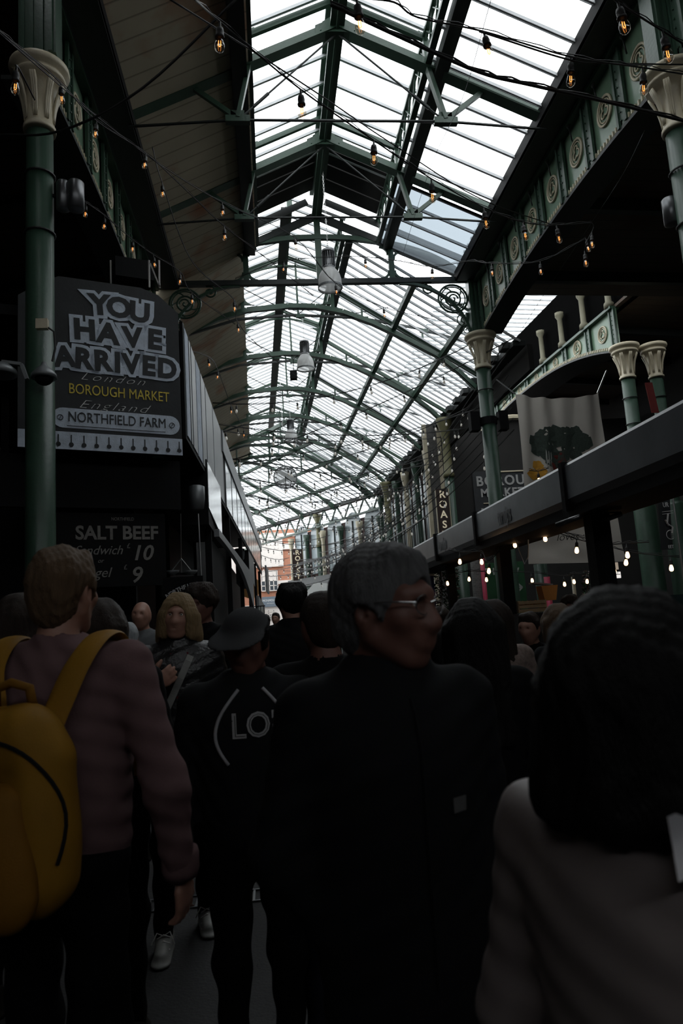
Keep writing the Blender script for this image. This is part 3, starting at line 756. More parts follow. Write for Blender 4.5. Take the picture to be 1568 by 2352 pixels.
# grey curved fascia
t = thing('curved_fascia', 'grey curved fascia arching down over the dark left shop front', 'fascia', side(12, 1.2))
top = [(0, 0), (11, 0)]; pts = [(0, 0), (10.8, 0)] + [(10.8 * f, -.12 - 1.0 * f ** 3) for f in lin(1, 0, 14)]
obj('fascia_sheet', MB().prism([(x, y) for x, y in pts][::-1], side(11.4, 1.55, .02), SD, V, -.08), GREYM, t)
t = thing('curved_fascia', 'pale grey lower fascia beyond the second projecting box on the left', 'fascia', side(26, .6))
obj('fascia_sheet', MB().prism([(0, -.4), (6, -.5), (6, .1), (0, .3)], side(25.6, .75, .1), SD, V, .08), GREYM, t)
one('hanging_sign', MB().prism([(0, 0), (3, 0), (3, 1.0), (0, 1.0)], side(28, 1.3, .35), SD, V, .06), GREYM, 'flat grey panel sign hanging edge on at the far left stalls', 'sign')
# posts along the left shop front
for k, y in enumerate((11.2, 15.0, 19, 23, 27, 31)):
    one('shop_post', MB().span((side(y, 0).x - .1, y - .06, 0), (side(y, 0).x + .0, y + .06, z(2.3))), BLACK, 'black post on the left shop front, %s from the near end' % ORD[k], 'post', 'black posts of the left shops')
one('stall_shade_sheet', MB().span((side(13, 0).x - .5, 12.9, 0), (side(13, 0).x - .45, 33, z(2.0))), BLACK, 'black sheet for the dark inside of the open stalls beneath the left panels', 'shade_sheet')  # black sheet stands in for the shade inside the open stalls
one('market_wall_lamp', MB().lathe([(.06, 0), (.10, .02), (.12, .16), (.12, .34), (.07, .36)], atY(452, 1172, 10.3), 14), GREYM, 'small grey bucket lamp under the first projecting box', 'lamp', None, True)
one('market_wall_lamp', MB().lathe([(.09, 0), (.14, .03), (.16, .2), (.16, .34), (.1, .36)], atY(550, 1287, 21.8), 14), GREYM, 'small grey lamp under the second projecting box', 'lamp', None, True)
# hanging pole and cable strands
one('steel_pole', MB().tube([atY(455, 1180, 10.2), atY(463, 1350, 10.2)], .012, 8), STEEL, 'thin steel rod hanging before the dark left shop', 'pole')
# scales hanging
t = thing('hanging_scale', 'old balance scale hanging from a cord above the dark left stall', 'scale', atY(416, 1330, 9.0))
m = MB().tube([atY(415, 1180, 9), atY(416, 1283, 9)], .005, 5); m.tube([atY(416, 1283, 9), atY(394, 1312, 9)], .006, 5); m.tube([atY(416, 1283, 9), atY(440, 1312, 9)], .006, 5); m.tube([atY(416, 1283, 9), atY(417, 1320, 9)], .005, 5)
obj('cords', m, STEEL, t)
m = MB()
for px in (396, 438): m.lathe([(.03, -.03), (.07, .0), (.085, .03)], atY(px, 1316, 9), 12)
obj('pan', m, GREYM, t, True)
obj('crossbar', MB().bar(atY(390, 1318, 9), atY(446, 1318, 9), .02, .03), BLACK, t)
# menu board
mo = atY(120, 1352, 8.3); 
t = thing('menu_board', 'black chalk menu board with salt beef prices below the painted sign', 'sign', mo)
obj('board', MB().prism([(0, 0), (1.28, 0), (1.28, .86), (0, .86)], mo, U, V, .03), BLACK, t)
CHALK = mat('dim chalk paint', (.20, .19, .175), .9, var=.3, scale=20)
def mp_(x, y): return mo + U * x + V * y
text('NORTHFIELD', .055, CHALK, mp_(.78, .79), U, V, t, sx=.8)
text('SALT BEEF', .22, CHALK, mp_(.72, .62), U, V, t, offset=.006, sx=.95)
text('Sandwich', .15, CHALK, mp_(.50, .42), U, V, t, shear=.35, sx=.95)
text('£', .08, CHALK, mp_(.84, .47), U, V, t); text('10', .25, CHALK, mp_(.99, .38), U, V, t, shear=.25, offset=.004)
text('or', .07, CHALK, mp_(.52, .30), U, V, t, shear=.3); text('Bagel', .16, CHALK, mp_(.46, .16), U, V, t, shear=.3)
text('£', .08, CHALK, mp_(.80, .22), U, V, t); text('9', .26, CHALK, mp_(.92, .12), U, V, t, shear=.2, offset=.004)
o = atY(420, 1347, 7.4); t = thing('counter_sign', 'small dark sign with arched NORTHFIELD lettering above the blonde woman', 'sign', o)
obj('board', MB().box(o + Vector((0, .03, 0)), (.40, .03, .2)), BLACK, t)
for i, ch in enumerate('NORTHFIELD'):
    f = (i - 4.5) / 4.5; text(ch, .058, mat('grey letters', (.4, .4, .4), .6), o + Vector((f * .15, 0, -.015 + .05 * f - .02 * f * f)), (1, 0, .3 - .2 * f), (-.3 + .2 * f, 0, 1), t, offset=.002)
# security cameras and boxes on the left column
t = thing('security_camera', 'grey dome security camera on the left green column', 'camera', atY(103, 870, 6.9))
c = atY(101, 862, 6.85); obj('dome_housing', MB().lathe([(.0, .14), (.02, .13), (.03, .1), (.07, .06), (.115, .01), (.12, -.03), (.1, -.03)], c, 18), GREYM, t, True)
obj('dome', MB().sphere(c - Vector((0, 0, .03)), (.085, .085, .07), 14, 8), BLACK, t, True)
c = atY(0, 850, 6.85); t = thing('security_camera', 'pale dome camera on a curved arm at the left edge', 'camera', c)
obj('dome_housing', MB().lathe([(.0, .08), (.08, .06), (.15, .0), (.155, -.05), (.13, -.05)], c, 18), GREYM, t, True)
obj('arm', MB().strip([c + Vector((.02, 0, .08)), c + Vector((.2, 0, .05)), c + Vector((.25, 0, -.1))], .05, .03), GREYM, t)
t = thing('junction_box', 'small pale junction box with cable on the left green column', 'box', atY(97, 758, 6.9))
obj('box', MB().box(atY(97, 745, 6.88), (.11, .06, .10)), CREAM, t); obj('cable', MB().tube([atY(110, 752, 6.88), atY(124, 762, 6.9), atY(127, 800, 6.92), atY(120, 830, 6.92)], .01, 6), RUBBER, t)
for k, (px, lb) in enumerate(((145, 'narrow dark cylinder lamp beside the left column'), (174, 'larger dark cylinder floodlight beside the left column'))):
    c = atY(px, 450, 7.1); t = thing('cylinder_lamp', lb, 'lamp', c - Vector((0, 0, .15)))
    r = (.07, .085)[k]; obj('housing', MB().lathe([(r * .8, -.16), (r, -.15), (r, .14), (r * .8, .16), (r * .7, .16)], c, 20), BLACKG, t, True)
    obj('bracket', MB().bar(c, c - Vector((.2, 0, 0)), .03, .03), BLACK, t)
c = atY(1540, 485, 7.3); t = thing('cylinder_lamp', 'dark cylinder floodlight beside the right edge column', 'lamp', c - Vector((0, 0, .15)))
obj('housing', MB().lathe([(.07, -.17), (.09, -.16), (.09, .14), (.07, .16)], c, 20), BLACKG, t, True); obj('bracket', MB().bar(c, c + Vector((.2, 0, 0)), .03, .03), BLACK, t)

# ================================================================== right stall with long metal fascia
XF = 2.77
t = thing('stall_canopy', 'long dark metal stall canopy sweeping up to the right edge with faded shop lettering', 'canopy', (XF, 3, z(.9)))
m = MB()
prof = [(0, 0), (-.03, .06), (-.03, .36), (-.01, .39), (.10, .40), (.3, .40), (.3, 0)]
seg = [2.0, 6.30, 9.25, 11.6, 15.2]
for a, b in zip(seg[:-1], seg[1:]):
    vs = [(XF + x, a + .03, z(.90 + y)) for x, y in prof] + [(XF + x, b - .03, z(.90 + y)) for x, y in prof]; k = len(prof)
    m.add(vs, [tuple(range(k)), tuple(range(2 * k - 1, k - 1, -1))] + [(i, i + k, (i + 1) % k + k, (i + 1) % k) for i in range(k)])
obj('metal_fascia', m, BLACKG, t)
for y in seg[1:-1]: obj('joint_strap', MB().span((XF - .05, y - .04, z(.86)), (XF + .3, y + .04, z(1.31))), BLACK, t)
obj('canopy_roof', MB().span((XF + .2, 2, z(1.14)), (XF + .75, 15.2, z(1.22))), BLACK, t)
obj('soffit_beam', MB().span((XF + .0, 2, z(.80)), (XF + .5, 15.2, z(.93))), BLACK, t)
FADED = mat('faded lettering', (.28, .28, .28), .6)
text('turnips', .28, FADED, (XF - .031, 8.05, z(1.08)), (0, -1, 0), V, t, offset=.006, sx=.62, extrude=.001)
text('turnips', .28, FADED, (XF - .031, 11.1, z(1.08)), (0, -1, 0), V, t, offset=.006, sx=.62, extrude=.001)
for k, (y, w) in enumerate(((6.25, .17), (8.95, .15), (11.75, .13), (14.6, .12))):
    t = thing('stall_post', 'black square post under the metal canopy, %s from the right' % ORD[k], 'post', (XF + .22, y, 0), 0, 'black posts of the right stall')
    obj('post', MB().span((XF + .22 - w / 2, y - w / 2, 0), (XF + .22 + w / 2, y + w / 2, z(.8))), BLACK, t)
    obj('cap_plate', MB().box((XF + .22, y, z(.84)), (w * 1.7, w * 1.7, .1)), BLACK, t)
# heater bars
for k, (a, b) in enumerate((((1278, 1206), (1332, 1186)), ((1372, 1200), (1426, 1180)))):
    A = atX(*a, XF + (.05 if k == 0 else .55)); Bp = atX(*b, XF + (.05 if k == 0 else .55))
    A = atY(*a, 6.2); Bp = atY(*b, 6.0)
    t = thing('heater', ['slim infrared heater bar left of the thick black stall post', 'slim infrared heater bar right of the thick black stall post'][k], 'heater', A)
    obj('tube_body', MB().tube([A, Bp], .024, 10), BLACKG, t, True); obj('bracket', MB().bar((A + Bp) / 2, (A + Bp) / 2 + Vector((0, .05, .1)), .02, .02), BLACK, t)

# ================================================================== hanging canvas with vegetables
YB = 13.0
tl = atY(1183, 905, YB); trr = atY(1372, 903, YB); bl = atY(1215, 1295, YB); br = atY(1434, 1290, YB)
t = thing('canvas_banner', 'large off white canvas banner with printed vegetables hanging behind the right stall', 'banner', bl)
NX, NZ = 60, 40
def cloth(u_, v_):                              # v_ = 0 top
    top = tl.lerp(trr, u_) - Vector((0, 0, .12 * math.sin(PI * u_) ** .7)); bot = bl.lerp(br, u_)
    p = top.lerp(bot, v_); f = (1 - v_) ** 1.2
    d = .07 * f * math.sin(u_ * 25 + v_ * 2) * (.5 + .5 * math.sin(u_ * 7)) + .05 * math.sin(u_ * 3 + v_ * 4) + .02 * math.sin(v_ * 40) * (v_ > .85) * math.sin(u_ * 8)
    d += .05 * f * abs(math.sin(u_ * 9 + v_ * 3))
    return p + Vector((0, -d, 0))
m = MB().sheet([[cloth(i / NX, j / NZ) for i in range(NX + 1)] for j in range(NZ + 1)])
obj('canvas', m, CANVAS, t, True)
def printed(name, blobs, mm):
    m = MB()
    for (cx, cy, rx, ry) in blobs:              # flat print lying on the cloth
        N = 14; ring = [cloth(min(max(cx, 0), 1), cy) + Vector((0, -.008, 0))]
        for k in range(N):
            a = 2 * PI * k / N; q = 1 + .12 * math.sin(a * 5 + cx * 40)
            ring.append(cloth(min(max(cx + rx * q * math.cos(a), 0), 1), cy + ry * q * math.sin(a)) + Vector((0, -.008, 0)))
        m.add(ring, [(0, 1 + k, 1 + (k + 1) % N) for k in range(N)])
    obj(name, m, mm, t)
KALE = mat('printed dark kale', (.035, .05, .04), .9, var=.5, scale=30); ORG = mat('printed orange squash', (.52, .26, .03), .9, var=.3, scale=12)
rr_ = random.Random(3)
def vfrom(py): return (py - 905) / 388
def ufrom(px, py): f = vfrom(py); a = 1183 + 32 * f; b = 1372 + 62 * f; return (px - a) / (b - a)
printed('kale_print', [(ufrom(x, y), vfrom(y), .075, .04) for x, y in ((1225, 1012), (1240, 998), (1255, 990), (1270, 985), (1285, 990), (1230, 1030), (1250, 1015), (1275, 1008), (1300, 990), (1318, 988), (1310, 1008), (1335, 1005), (1330, 1020), (1345, 1015), (1295, 1010), (1250, 1040), (1265, 1035), (1300, 1030), (1320, 1040), (1290, 1045), (1262, 1055), (1285, 1062))], KALE)
printed('stem_print', [(ufrom(x, y), vfrom(y), .008, .05) for x, y in ((1250, 1050), (1256, 1052), (1262, 1054), (1268, 1054))], mat('printed pale stems', (.35, .36, .33), .9))
printed('squash_print', [(ufrom(x, y), vfrom(y), rx, ry) for x, y, rx, ry in ((1232, 1068, .06, .03), (1224, 1090, .08, .032), (1240, 1082, .06, .03))], ORG)
printed('pepper_print', [(ufrom(x, y), vfrom(y), .06, .03) for x, y in ((1280, 1045), (1286, 1058), (1275, 1066))], mat('printed dark red pepper', (.12, .02, .015), .9))
printed('bean_print', [(ufrom(1318 + rr_.uniform(-22, 12), 1176 + rr_.uniform(-16, 14)), vfrom(1176 + rr_.uniform(-16, 14)), .035, .012) for _ in range(22)], mat('printed purple beans', (.13, .05, .06), .9, var=.6, scale=20))
text('loves :', .21, mat('printed dark letters', (.04, .035, .03), .9), atY(1308, 1233, YB - .12), (1, 0, 0), V, t, shear=.35, sx=1.0, offset=-.002)
one('hanging_rope', MB().tube([atY(1205, 1228, 8.2), atY(1180, 1215, 8.2), atY(1190, 1262, 8.2), atY(1204, 1296, 8.2), atY(1212, 1280, 8.2), atY(1213, 1230, 8.2)], .008, 6), WHITEP, 'pale rope looping below the canopy left of the canvas banner', 'rope')
t = thing('banner_rope', 'rope tying the upper left corner of the canvas to the green column', 'rope', tl); obj('rope', MB().tube([tl, atY(1140, 872, 14)], .014, 6), RUBBER, t)
one('banner_pole', MB().tube([trr, trr + Vector((.5, .5, .62))], .02, 6), STEEL, 'pale prop at the upper right corner of the canvas', 'pole')

# ================================================================== wall and signs behind the right side
YW = 22.0
struct('wall_right', MB().span((5.75, YW, 0), (12.3, YW + .2, z(6.0))), DARKWALL)
struct('trim_3', MB().tube([atY(1120 + 75 * (1 - math.cos(a)) - 12, 1000 - 42 * math.sin(a), YW - .1) for a in lin(.2, PI - .9, 14)], .09, 6), CREAM)
o = atY(1150, 1130, YW - .1)
t = thing('wall_sign', 'dark wall sign with block letters behind the green column, centre right', 'sign', o)
obj('board', MB().box(o + Vector((0, .04, -.3)), (1.75, .05, 2.0)), SIGNBLK, t)
for s_, dx, dy, sz in (('BOROU', .02, .36, .44), ('MARKET', .05, -.02, .36), ('KIT', -.35, -.68, .46)):
    text(s_, sz, mat('sign grey letters', (.30, .30, .29), .6), o + Vector((dx, 0, dy)), (1, 0, 0), V, t, offset=.012, sx=.95, space=1.15, align='CENTER')
obj('frame_line', MB().box(o + Vector((.2, 0, .66)), (1.2, .03, .04)).box(o + Vector((.1, 0, -.34)), (1.4, .03, .03)), CREAM, t)
# brick and pilaster strips between the sign and the restaurant
GB = mat_brick('grey brick', (.10, .095, .09), (.07, .068, .065), (.16, .155, .15), 6)
struct('wall_right', MB().span((5.15, YW - .1, 0), (5.85, YW + .12, z(6.0))), GB)
struct('trim_4', MB().span((5.05, YW - .14, 0), (5.17, YW + .0, z(6.0))), CREAM)
struct('trim_5', MB().span((5.5, YW - .14, 0), (5.62, YW + .0, z(6.0))), CREAM)
# restaurant facade along the far hall and round the bend
def facade(P, A, L, n0, label, hh=5.9, ph=2.35, bay=1.6, arch=True):
    A = Vector(A).normalized(); N_ = Vector((-A.y, A.x, 0))           # N_ points into the hall
    t = thing('restaurant_front', label, 'building', P, 0, None)
    obj('back_wall', MB().prism([(0, 0), (L, 0), (L, hh + CZ), (0, hh + CZ)], P - N_ * .35, A, V, .1), mat('red brown shop wall', (.05, .02, .018), .8), t)
    n = int(L / bay)
    for k in range(n + 1):
        q = P + A * (k * L / n)
        obj('pilaster', MB().lathe([(.15, z(ph) - .1), (.11, z(ph) + .2), (.1, z(hh) - .8), (.16, z(hh) - .5), (.19, z(hh) - .2)], q, 10), CREAM if k % 2 else GREEN, t, True)
        if k < n:
            w = L / n - .3; c = q + A * .15 - N_ * .2
            poly = [(0, 0), (w, 0), (w, 2.1)] + ([(w / 2 + w / 2 * math.cos(a), 2.1 + w / 2 * math.sin(a)) for a in lin(0, PI, 8)][1:] if arch else [(w, 2.9), (0, 2.9)]) + [(0, 2.1)][:0]
            pn = obj('window_pane', MB().prism([(x, y) for x, y in poly][::-1] if False else poly, c + V * z(ph + .25), A, V, -.03), PALEPANE, t)
            obj('mullion', MB().bar(c + A * w / 2 + V * z(ph + .25) + N_ * .03, c + A * w / 2 + V * z(ph + 2.6) + N_ * .03, .05, .05).bar(c + V * z(ph + 1.7) + N_ * .03, c + A * w + V * z(ph + 1.7) + N_ * .03, .05, .05), IRON, pn)
    obj('floor_slab', MB().prism([(0, 0), (L, 0), (L, .45), (0, .45)], P + V * z(ph - .4) + N_ * .35, A, V, -.8), IRON, t)
    r = MB()
    r.bar(P + V * z(ph + .95) + N_ * .3, P + A * L + V * z(ph + .95) + N_ * .3, .05, .05)
    for k in range(int(L / .3)): r.bar(P + A * k * .3 + V * z(ph) + N_ * .3, P + A * k * .3 + V * z(ph + .95) + N_ * .3, .02, .02)
    obj('balcony_rail', r, IRON, t)
    obj('shop_front', MB().prism([(0, 0), (L, 0), (L, z(ph) - .4), (0, z(ph) - .4)], P - N_ * .2, A, V, .1), mat('dark green shopfront', (.02, .045, .03), .6), t)
    return t
facade(Vector((5.75, 22.4, 0)), (-.03, 1, 0), 11.0, 0, 'restaurant front with cream and green pillars along the right of the far hall')
facade(Vector((5.35, 33.6, 0)), A3, 8.6, 0, 'restaurant front with arched windows under the roof where it turns left', 5.0)
# tall columns carrying the eaves
for (X, Y, lb) in ((5.45, 20.6, 'green column with ochre head behind the first vertical restaurant sign'), (5.2, 30.4, 'slim green column along the restaurant front, half way'), (2.75, 38.8, 'slim green column at the roof corner before the brick building')):
    t = thing('slim_column', lb, 'column', (X, Y, 0), 0, 'slim green columns by the restaurant')
    obj('shaft', MB().lathe([(.2, 0), (.2, .3), (.15, .5), (.14, z(4.0))], (0, 0, 0), 14), GREEN, t, True, local=True)
    obj('capital', MB().lathe([(.17, z(4.0)), (.17, z(4.1)), (.13, z(4.15)), (.12, z(5.2)), (.16, z(5.4)), (.24, z(5.7)), (.26, z(5.8))], (0, 0, 0), 14), mat('ochre paint', (.17, .16, .08), .5), t, True, local=True)
# vertical restaurant signs
def vsign(o, w, h, letters, size, label, mirror=False, sc=GOLDL):
    t = thing('vertical_sign', label, 'sign', o - V * h / 2)
    obj('panel', MB().box(o + Vector((0, .05, 0)), (w, .08, h)), ROASTBR, t)
    e = MB()
    for sx in (-1, 1): e.bar(o + Vector((sx * w / 2, 0, -h / 2)), o + Vector((sx * w / 2, 0, h / 2)), .025, .03)
    obj('edge_trim', e, CREAM, t)
    for i, ch in enumerate(letters):
        text(ch, size, sc, o + V * (h / 2 - h * (i + .6) / (len(letters) + .2)), (1, 0, 0), V, t, offset=.006, mirror=mirror, name='letter')
vsign(atY(1019, 1182, 20.4), .40, 1.55, 'ROAST', .30, 'vertical brown ROAST sign with pale letters on the green column, right of centre')
vsign(atY(684, 1297, 40), .62, 1.75, 'ROAST', .38, 'vertical brown ROAST sign before the brick building, far left of the pair')
vsign(atY(713, 1293, 41), .60, 1.55, 'ROAST', .34, 'mirrored back of a vertical ROAST sign beside the far green column', True, mat('dim gold', (.35, .3, .2), .6))
# navy and green ground floor signs, street banner
o = atY(975, 1365, 13.2); t = thing('navy_sign', 'navy blue stall sign with white capital letters behind the grey haired man', 'sign', o - V * .35)
obj('panel', MB().box(o + Vector((-.12, .03, -.02)), (.64, .05, .72)), NAVY, t); text('KERS', .21, WHITEL, o + Vector((-.05, 0, .17)), (1, 0, 0), V, t, sx=.62, offset=.008); text('KITCHEN', .10, mat('dim blue letters', (.12, .13, .25), .7), o + Vector((-.05, 0, -.05)), (1, 0, 0), V, t, sx=.9)
obj('sign_leg', MB().span((o.x - .4, o.y, 0), (o.x - .36, o.y + .04, o.z)), BLACK, t); obj('sign_leg', MB().span((o.x + .1, o.y, 0), (o.x + .14, o.y + .04, o.z)), BLACK, t)
obj('top_edge', MB().box(o + Vector((-.12, 0, .35)), (.66, .06, .04)), WHITEL, t)
o = atY(1155, 1345, 16.5); t = thing('direction_sign', 'green wall sign with white letters and an arrow behind the black post', 'sign', (o.x, o.y, 0))
obj('sign_leg', MB().span((o.x - .5, o.y + .06, 0), (o.x - .44, o.y + .1, o.z)), BLACK, t); obj('sign_leg', MB().span((o.x + .44, o.y + .06, 0), (o.x + .5, o.y + .1, o.z)), BLACK, t)
obj('panel', MB().box(o + Vector((0, .04, -.1)), (1.1, .05, 1.3)), SIGNGREEN, t)
text('TH', .22, WHITEL, atY(1122, 1314, 16.45), (1, 0, 0), V, t, offset=.006); text('W', .22, WHITEL, atY(1181, 1313, 16.45), (1, 0, 0), V, t, offset=.006)
a = atY(1176, 1350, 16.42); obj('arrow', MB().bar(a, a + Vector((.22, 0, 0)), .04, .035).bar(a + Vector((.12, 0, .11)), a + Vector((.24, 0, 0)), .04, .035).bar(a + Vector((.12, 0, -.11)), a + Vector((.24, 0, 0)), .04, .035), WHITEL, t)
for (px, py0, py1, Y, w, mm, lb, nm) in ((1102, 1240, 1392, 15.5, .10, PINK, 'pink painted post behind the stall, right of centre', 'pink_post'), (1086, 1240, 1390, 15.8, .22, GB, 'grey brick pier beside the pink post', 'brick_pier'), (1255, 1325, 1372, 13.5, .12, PINK, 'short dark pink post behind the fruit crate', 'pink_post'),
        (1315, 1325, 1372, 14, .07, CREAM, 'slim cream post under the canopy lights', 'cream_post'), (1160, 1225, 1400, 14.2, .34, GREEN, 'broad green pillar left of the canvas banner', 'green_pillar'), (1240, 1296, 1390, 14.0, .26, GREEN, 'green pillar directly below the canvas banner', 'green_pillar'), (1055, 1280, 1395, 14.6, .3, GREEN, 'green pillar behind the flowering plant', 'green_pillar')):
    a = atY(px, py0, Y); m = MB().lathe([(w / 2, 0), (w / 2, max(a.z, .5))], (a.x, Y, 0), 14); one(nm, m, mm, lb, 'post', None, True)
t = thing('street_banner', 'tall dark street banner with red top and white line drawings at the right edge', 'banner', atY(1530, 1260, 9.0))
a = atY(1506, 1075, 9.0); b = atY(1540, 1262, 9.0)
obj('banner_cloth', MB().add([a, a + Vector((.17, 0, .03)), b + Vector((.03, 0, 0)), b - Vector((.14, 0, 0))], [(0, 1, 2, 3)]), SIGNBLK, t)
obj('red_strip', MB().add([a + Vector((0, -.01, 0)), a + Vector((.10, -.01, .01)), a + Vector((.15, -.01, -.34)), a + Vector((.05, -.01, -.34))], [(0, 1, 2, 3)]), RED, t)
c_ = atY(1528, 1160, 8.97); text('UR', .09, WHITEL, c_, (1, 0, 0), V, t, sx=.7)
m = MB()
for dy in (-.09, -.12): m.bar(c_ + Vector((-.06, 0, dy)), c_ + Vector((.09, 0, dy + .01)), .006, .006)
c2 = atY(1540, 1228, 8.97); m.tube(arc(c2, .06, R(60), R(300), 12), .005, 4); m.strip([c2 + Vector((0, 0, .28)), c2 + Vector((-.03, 0, .15)), c2 + Vector((.04, 0, .1)), c2 + Vector((.02, 0, .02))], .02, .008); m.bar(c2 + Vector((-.05, 0, .2)), c2 + Vector((-.01, 0, .12)), .03, .008)
for i in range(5): m.bar(c2 + Vector((.0, 0, -.04 + i * .02)), c2 + Vector((.04, 0, -.045 + i * .02)), .004, .004)
obj('line_drawing', m, WHITEL, t); obj('banner_pole', MB().tube([(a.x + .20, a.y + .03, 0), (a.x + .20, a.y + .03, a.z + .05)], .012, 8), STEEL, t); text('EET', .06, WHITEL, atY(1540, 1256, 8.97), (1, 0, 0), V, t, sx=.8)
one('red_banner', MB().prism([(0, 0), (.12, 0), (.07, .5), (-.05, .5)], atY(1497, 948, 10.5), (1, 0, 0), V, .02), RED, 'narrow red banner hanging above the metal canopy, far right', 'banner')
# lit menu screens and counter
o = atY(1400, 1303, 14.5); t = thing('menu_screen', 'glowing white menu screen beside the thick black post', 'screen', o - V * .25)
SCR = mat('lit menu screen', (.8, .8, .8), emit=(.95, .9, .85), estr=.9); SCR2 = mat('dim lit menu screen', (.4, .35, .3), emit=(.8, .65, .5), estr=.35)
obj('upper_screen', MB().box(o + Vector((0, 0, .02)), (.36, .04, .15)), SCR2, t); obj('lower_screen', MB().box(o + Vector((.02, 0, -.17)), (.38, .04, .13)), SCR, t)
m = MB(); rr2 = random.Random(5)
for i in range(26): m.box(o + Vector((rr2.uniform(-.16, .18), -.025, rr2.choice([-.20, -.16, -.13, .05, 0.0, -.03]))), (rr2.uniform(.02, .06), .01, .012))
obj('menu_lines', m, BLACK, t); obj('screen_pole', MB().span((o.x - .02, o.y + .03, z(.08)), (o.x + .02, o.y + .06, o.z)), BLACK, t)
one('serving_counter', MB().span((5.9, 14.3, 0), (8.6, 15.0, z(.08))), mat('dark teal counter', (.01, .03, .03), .5), 'dark teal stall counter under the lit menu screen', 'counter')
# fruit crate with oranges and a drinks cup sign
o = atY(1215, 1393, 9.0); t = thing('wooden_crate', 'pale wooden fruit crate on the stall beyond the crowd', 'crate', o - V * .08)
m = MB()
for dz in (-.05, .0, .05): m.box(o + Vector((0, -.12, dz)), (.36, .015, .04)); m.box(o + Vector((0, .12, dz)), (.36, .015, .04))
for sx in (-.18, .18): m.box(o + Vector((sx, 0, 0)), (.015, .24, .15))
m.box(o + Vector((0, 0, -.07)), (.36, .24, .01)); obj('slats', m, mat('pale crate wood', (.35, .26, .15), .7, stretch=(1, 8, 8)), t)
one('stall_table', MB().span((o.x - .5, 8.7, 0), (o.x + .5, 9.4, o.z - .085)), mat('table cloth dark', (.03, .03, .03), .9), 'dark stall table carrying the fruit crate', 'table')
for i in range(6):
    q = o + Vector((-.13 + .052 * i, -.03 + .04 * (i % 2), .04)); one('orange', MB().sphere(q, .035, 12, 8), mat('orange peel', (.6, .25, .02), .5, bscale=200), 'orange in the pale wooden crate on the far stall', 'fruit', 'oranges in the crate', True)
o = atY(1250, 1362, 9.2); t = thing('drinks_tub', 'orange fronted ice tub with open lid beside the crate', 'tub', o - V * .1)
obj('tub', MB().prism([(-.08, -.1), (.07, -.1), (.11, .09), (-.11, .09)], o, (1, 0, 0), V, -.2), mat('orange print', (.5, .2, .03), .6), t); obj('lid', MB().box(o + Vector((-.02, .05, .12)), (.26, .2, .02), Matrix.Rotation(R(8), 3, 'Y')), GREYM, t)
# flowering climber
one_leaf = random.Random(9)
def plant(px, py0, py1, Y, w, n, label, fl=True):
    a = atY(px, py1, Y); b = atY(px, py0, Y); t = thing('flowering_plant', label, 'plant', (a.x, a.y, a.z))
    m = MB(); f = MB()
    for i in range(n):
        q = a.lerp(b, one_leaf.random()) + Vector((one_leaf.uniform(-w, w), one_leaf.uniform(-w, w), 0)); r = one_leaf.uniform(.02, .05)
        d = Vector((one_leaf.uniform(-1, 1), one_leaf.uniform(-1, 1), one_leaf.uniform(-1, 1))).normalized(); e = d.cross(Vector((.3, .5, .8))).normalized()
        (f if fl and i % 4 == 0 else m).add([q - d * r, q + e * r * .5, q + d * r, q - e * r * .5], [(0, 1, 2, 3)])
    obj('foliage', m, mat('dark leaves', (.03, .07, .03), .6), t)
    if fl: obj('blossom', f, mat('pale pink blossom', (.45, .33, .33), .7), t)
    obj('stem', MB().tube([a, a.lerp(b, .5) + Vector((.04, 0, 0)), b], .015, 6), mat('brown stem', (.08, .05, .03), .8), t)
plant(1010, 1305, 1400, 13.6, .17, 420, 'climbing plant with pale blossom beside the navy sign')
plant(1040, 1300, 1400, 13.9, .12, 300, 'second blossoming climber right of the slim stall post')
plant(1345, 1310, 1380, 12.0, .06, 120, 'small dark trailing plant on the thick black post', True)

# ================================================================== the street beyond
YS = 62.0
BRICK = mat_brick('orange red brick', (.40, .16, .09), (.34, .13, .075), (.35, .28, .22), 3.2)
PALE = mat('pale street stucco', (.62, .58, .54), .8, var=.08)
t = thing('street_building', 'orange brick building with white bands and sash windows beyond the market end', 'building', (1.5, YS, 0))
x0, x1 = atY(575, 1300, YS).x - 1.5, atY(742, 1300, YS).x + 2
obj('brick_wall', MB().span((x0, YS, 0), (x1, YS + .4, 9.6)), BRICK, t)
for hh, tt in ((z(1.55), .35), (z(6.6), .5), (z(3.55), .3), (z(7.6), .3)): obj('stone_band', MB().span((x0, YS - .15, hh - tt / 2), (x1, YS, hh + tt / 2)), PALE, t)
ground = MB().span((x0, YS - .1, 0), (atY(665, 1300, YS).x, YS, z(1.5))); obj('ground_floor', ground, PALE, t)
a = atY(592, 1230, YS); b = atY(650, 1280, YS); obj('stone_bay', MB().span((a.x - .5, YS - .25, z(4.9)), (b.x, YS, z(7.4))), PALE, t)
def sash(px0, py0, px1, py1, label=None):
    a = atY(px0, py1, YS - .2); b = atY(px1, py0, YS - .2)
    w = obj('window', MB().span((a.x, YS - .22, a.z), (b.x, YS - .1, b.z)), PANE, t)
    m = MB(); dx = (b.x - a.x)
    for f in (0, .25, .5, .75, 1): m.span((a.x + dx * f - .035, YS - .27, a.z), (a.x + dx * f + .035, YS - .22, b.z))
    for f in (0, .25, .5, .75, 1): m.span((a.x, YS - .27, a.z + (b.z - a.z) * f - .035), (b.x, YS - .22, a.z + (b.z - a.z) * f + .035))
    obj('sash_bars', m, PALE, w); obj('blind', MB().span((a.x + .08, YS - .235, (a.z + b.z) / 2), (b.x - .08, YS - .221, b.z - .05)), PALE, w)
sash(601, 1310, 636, 1358); sash(604, 1224, 637, 1262); sash(672, 1330, 690, 1350); sash(616, 1400, 630, 1422)
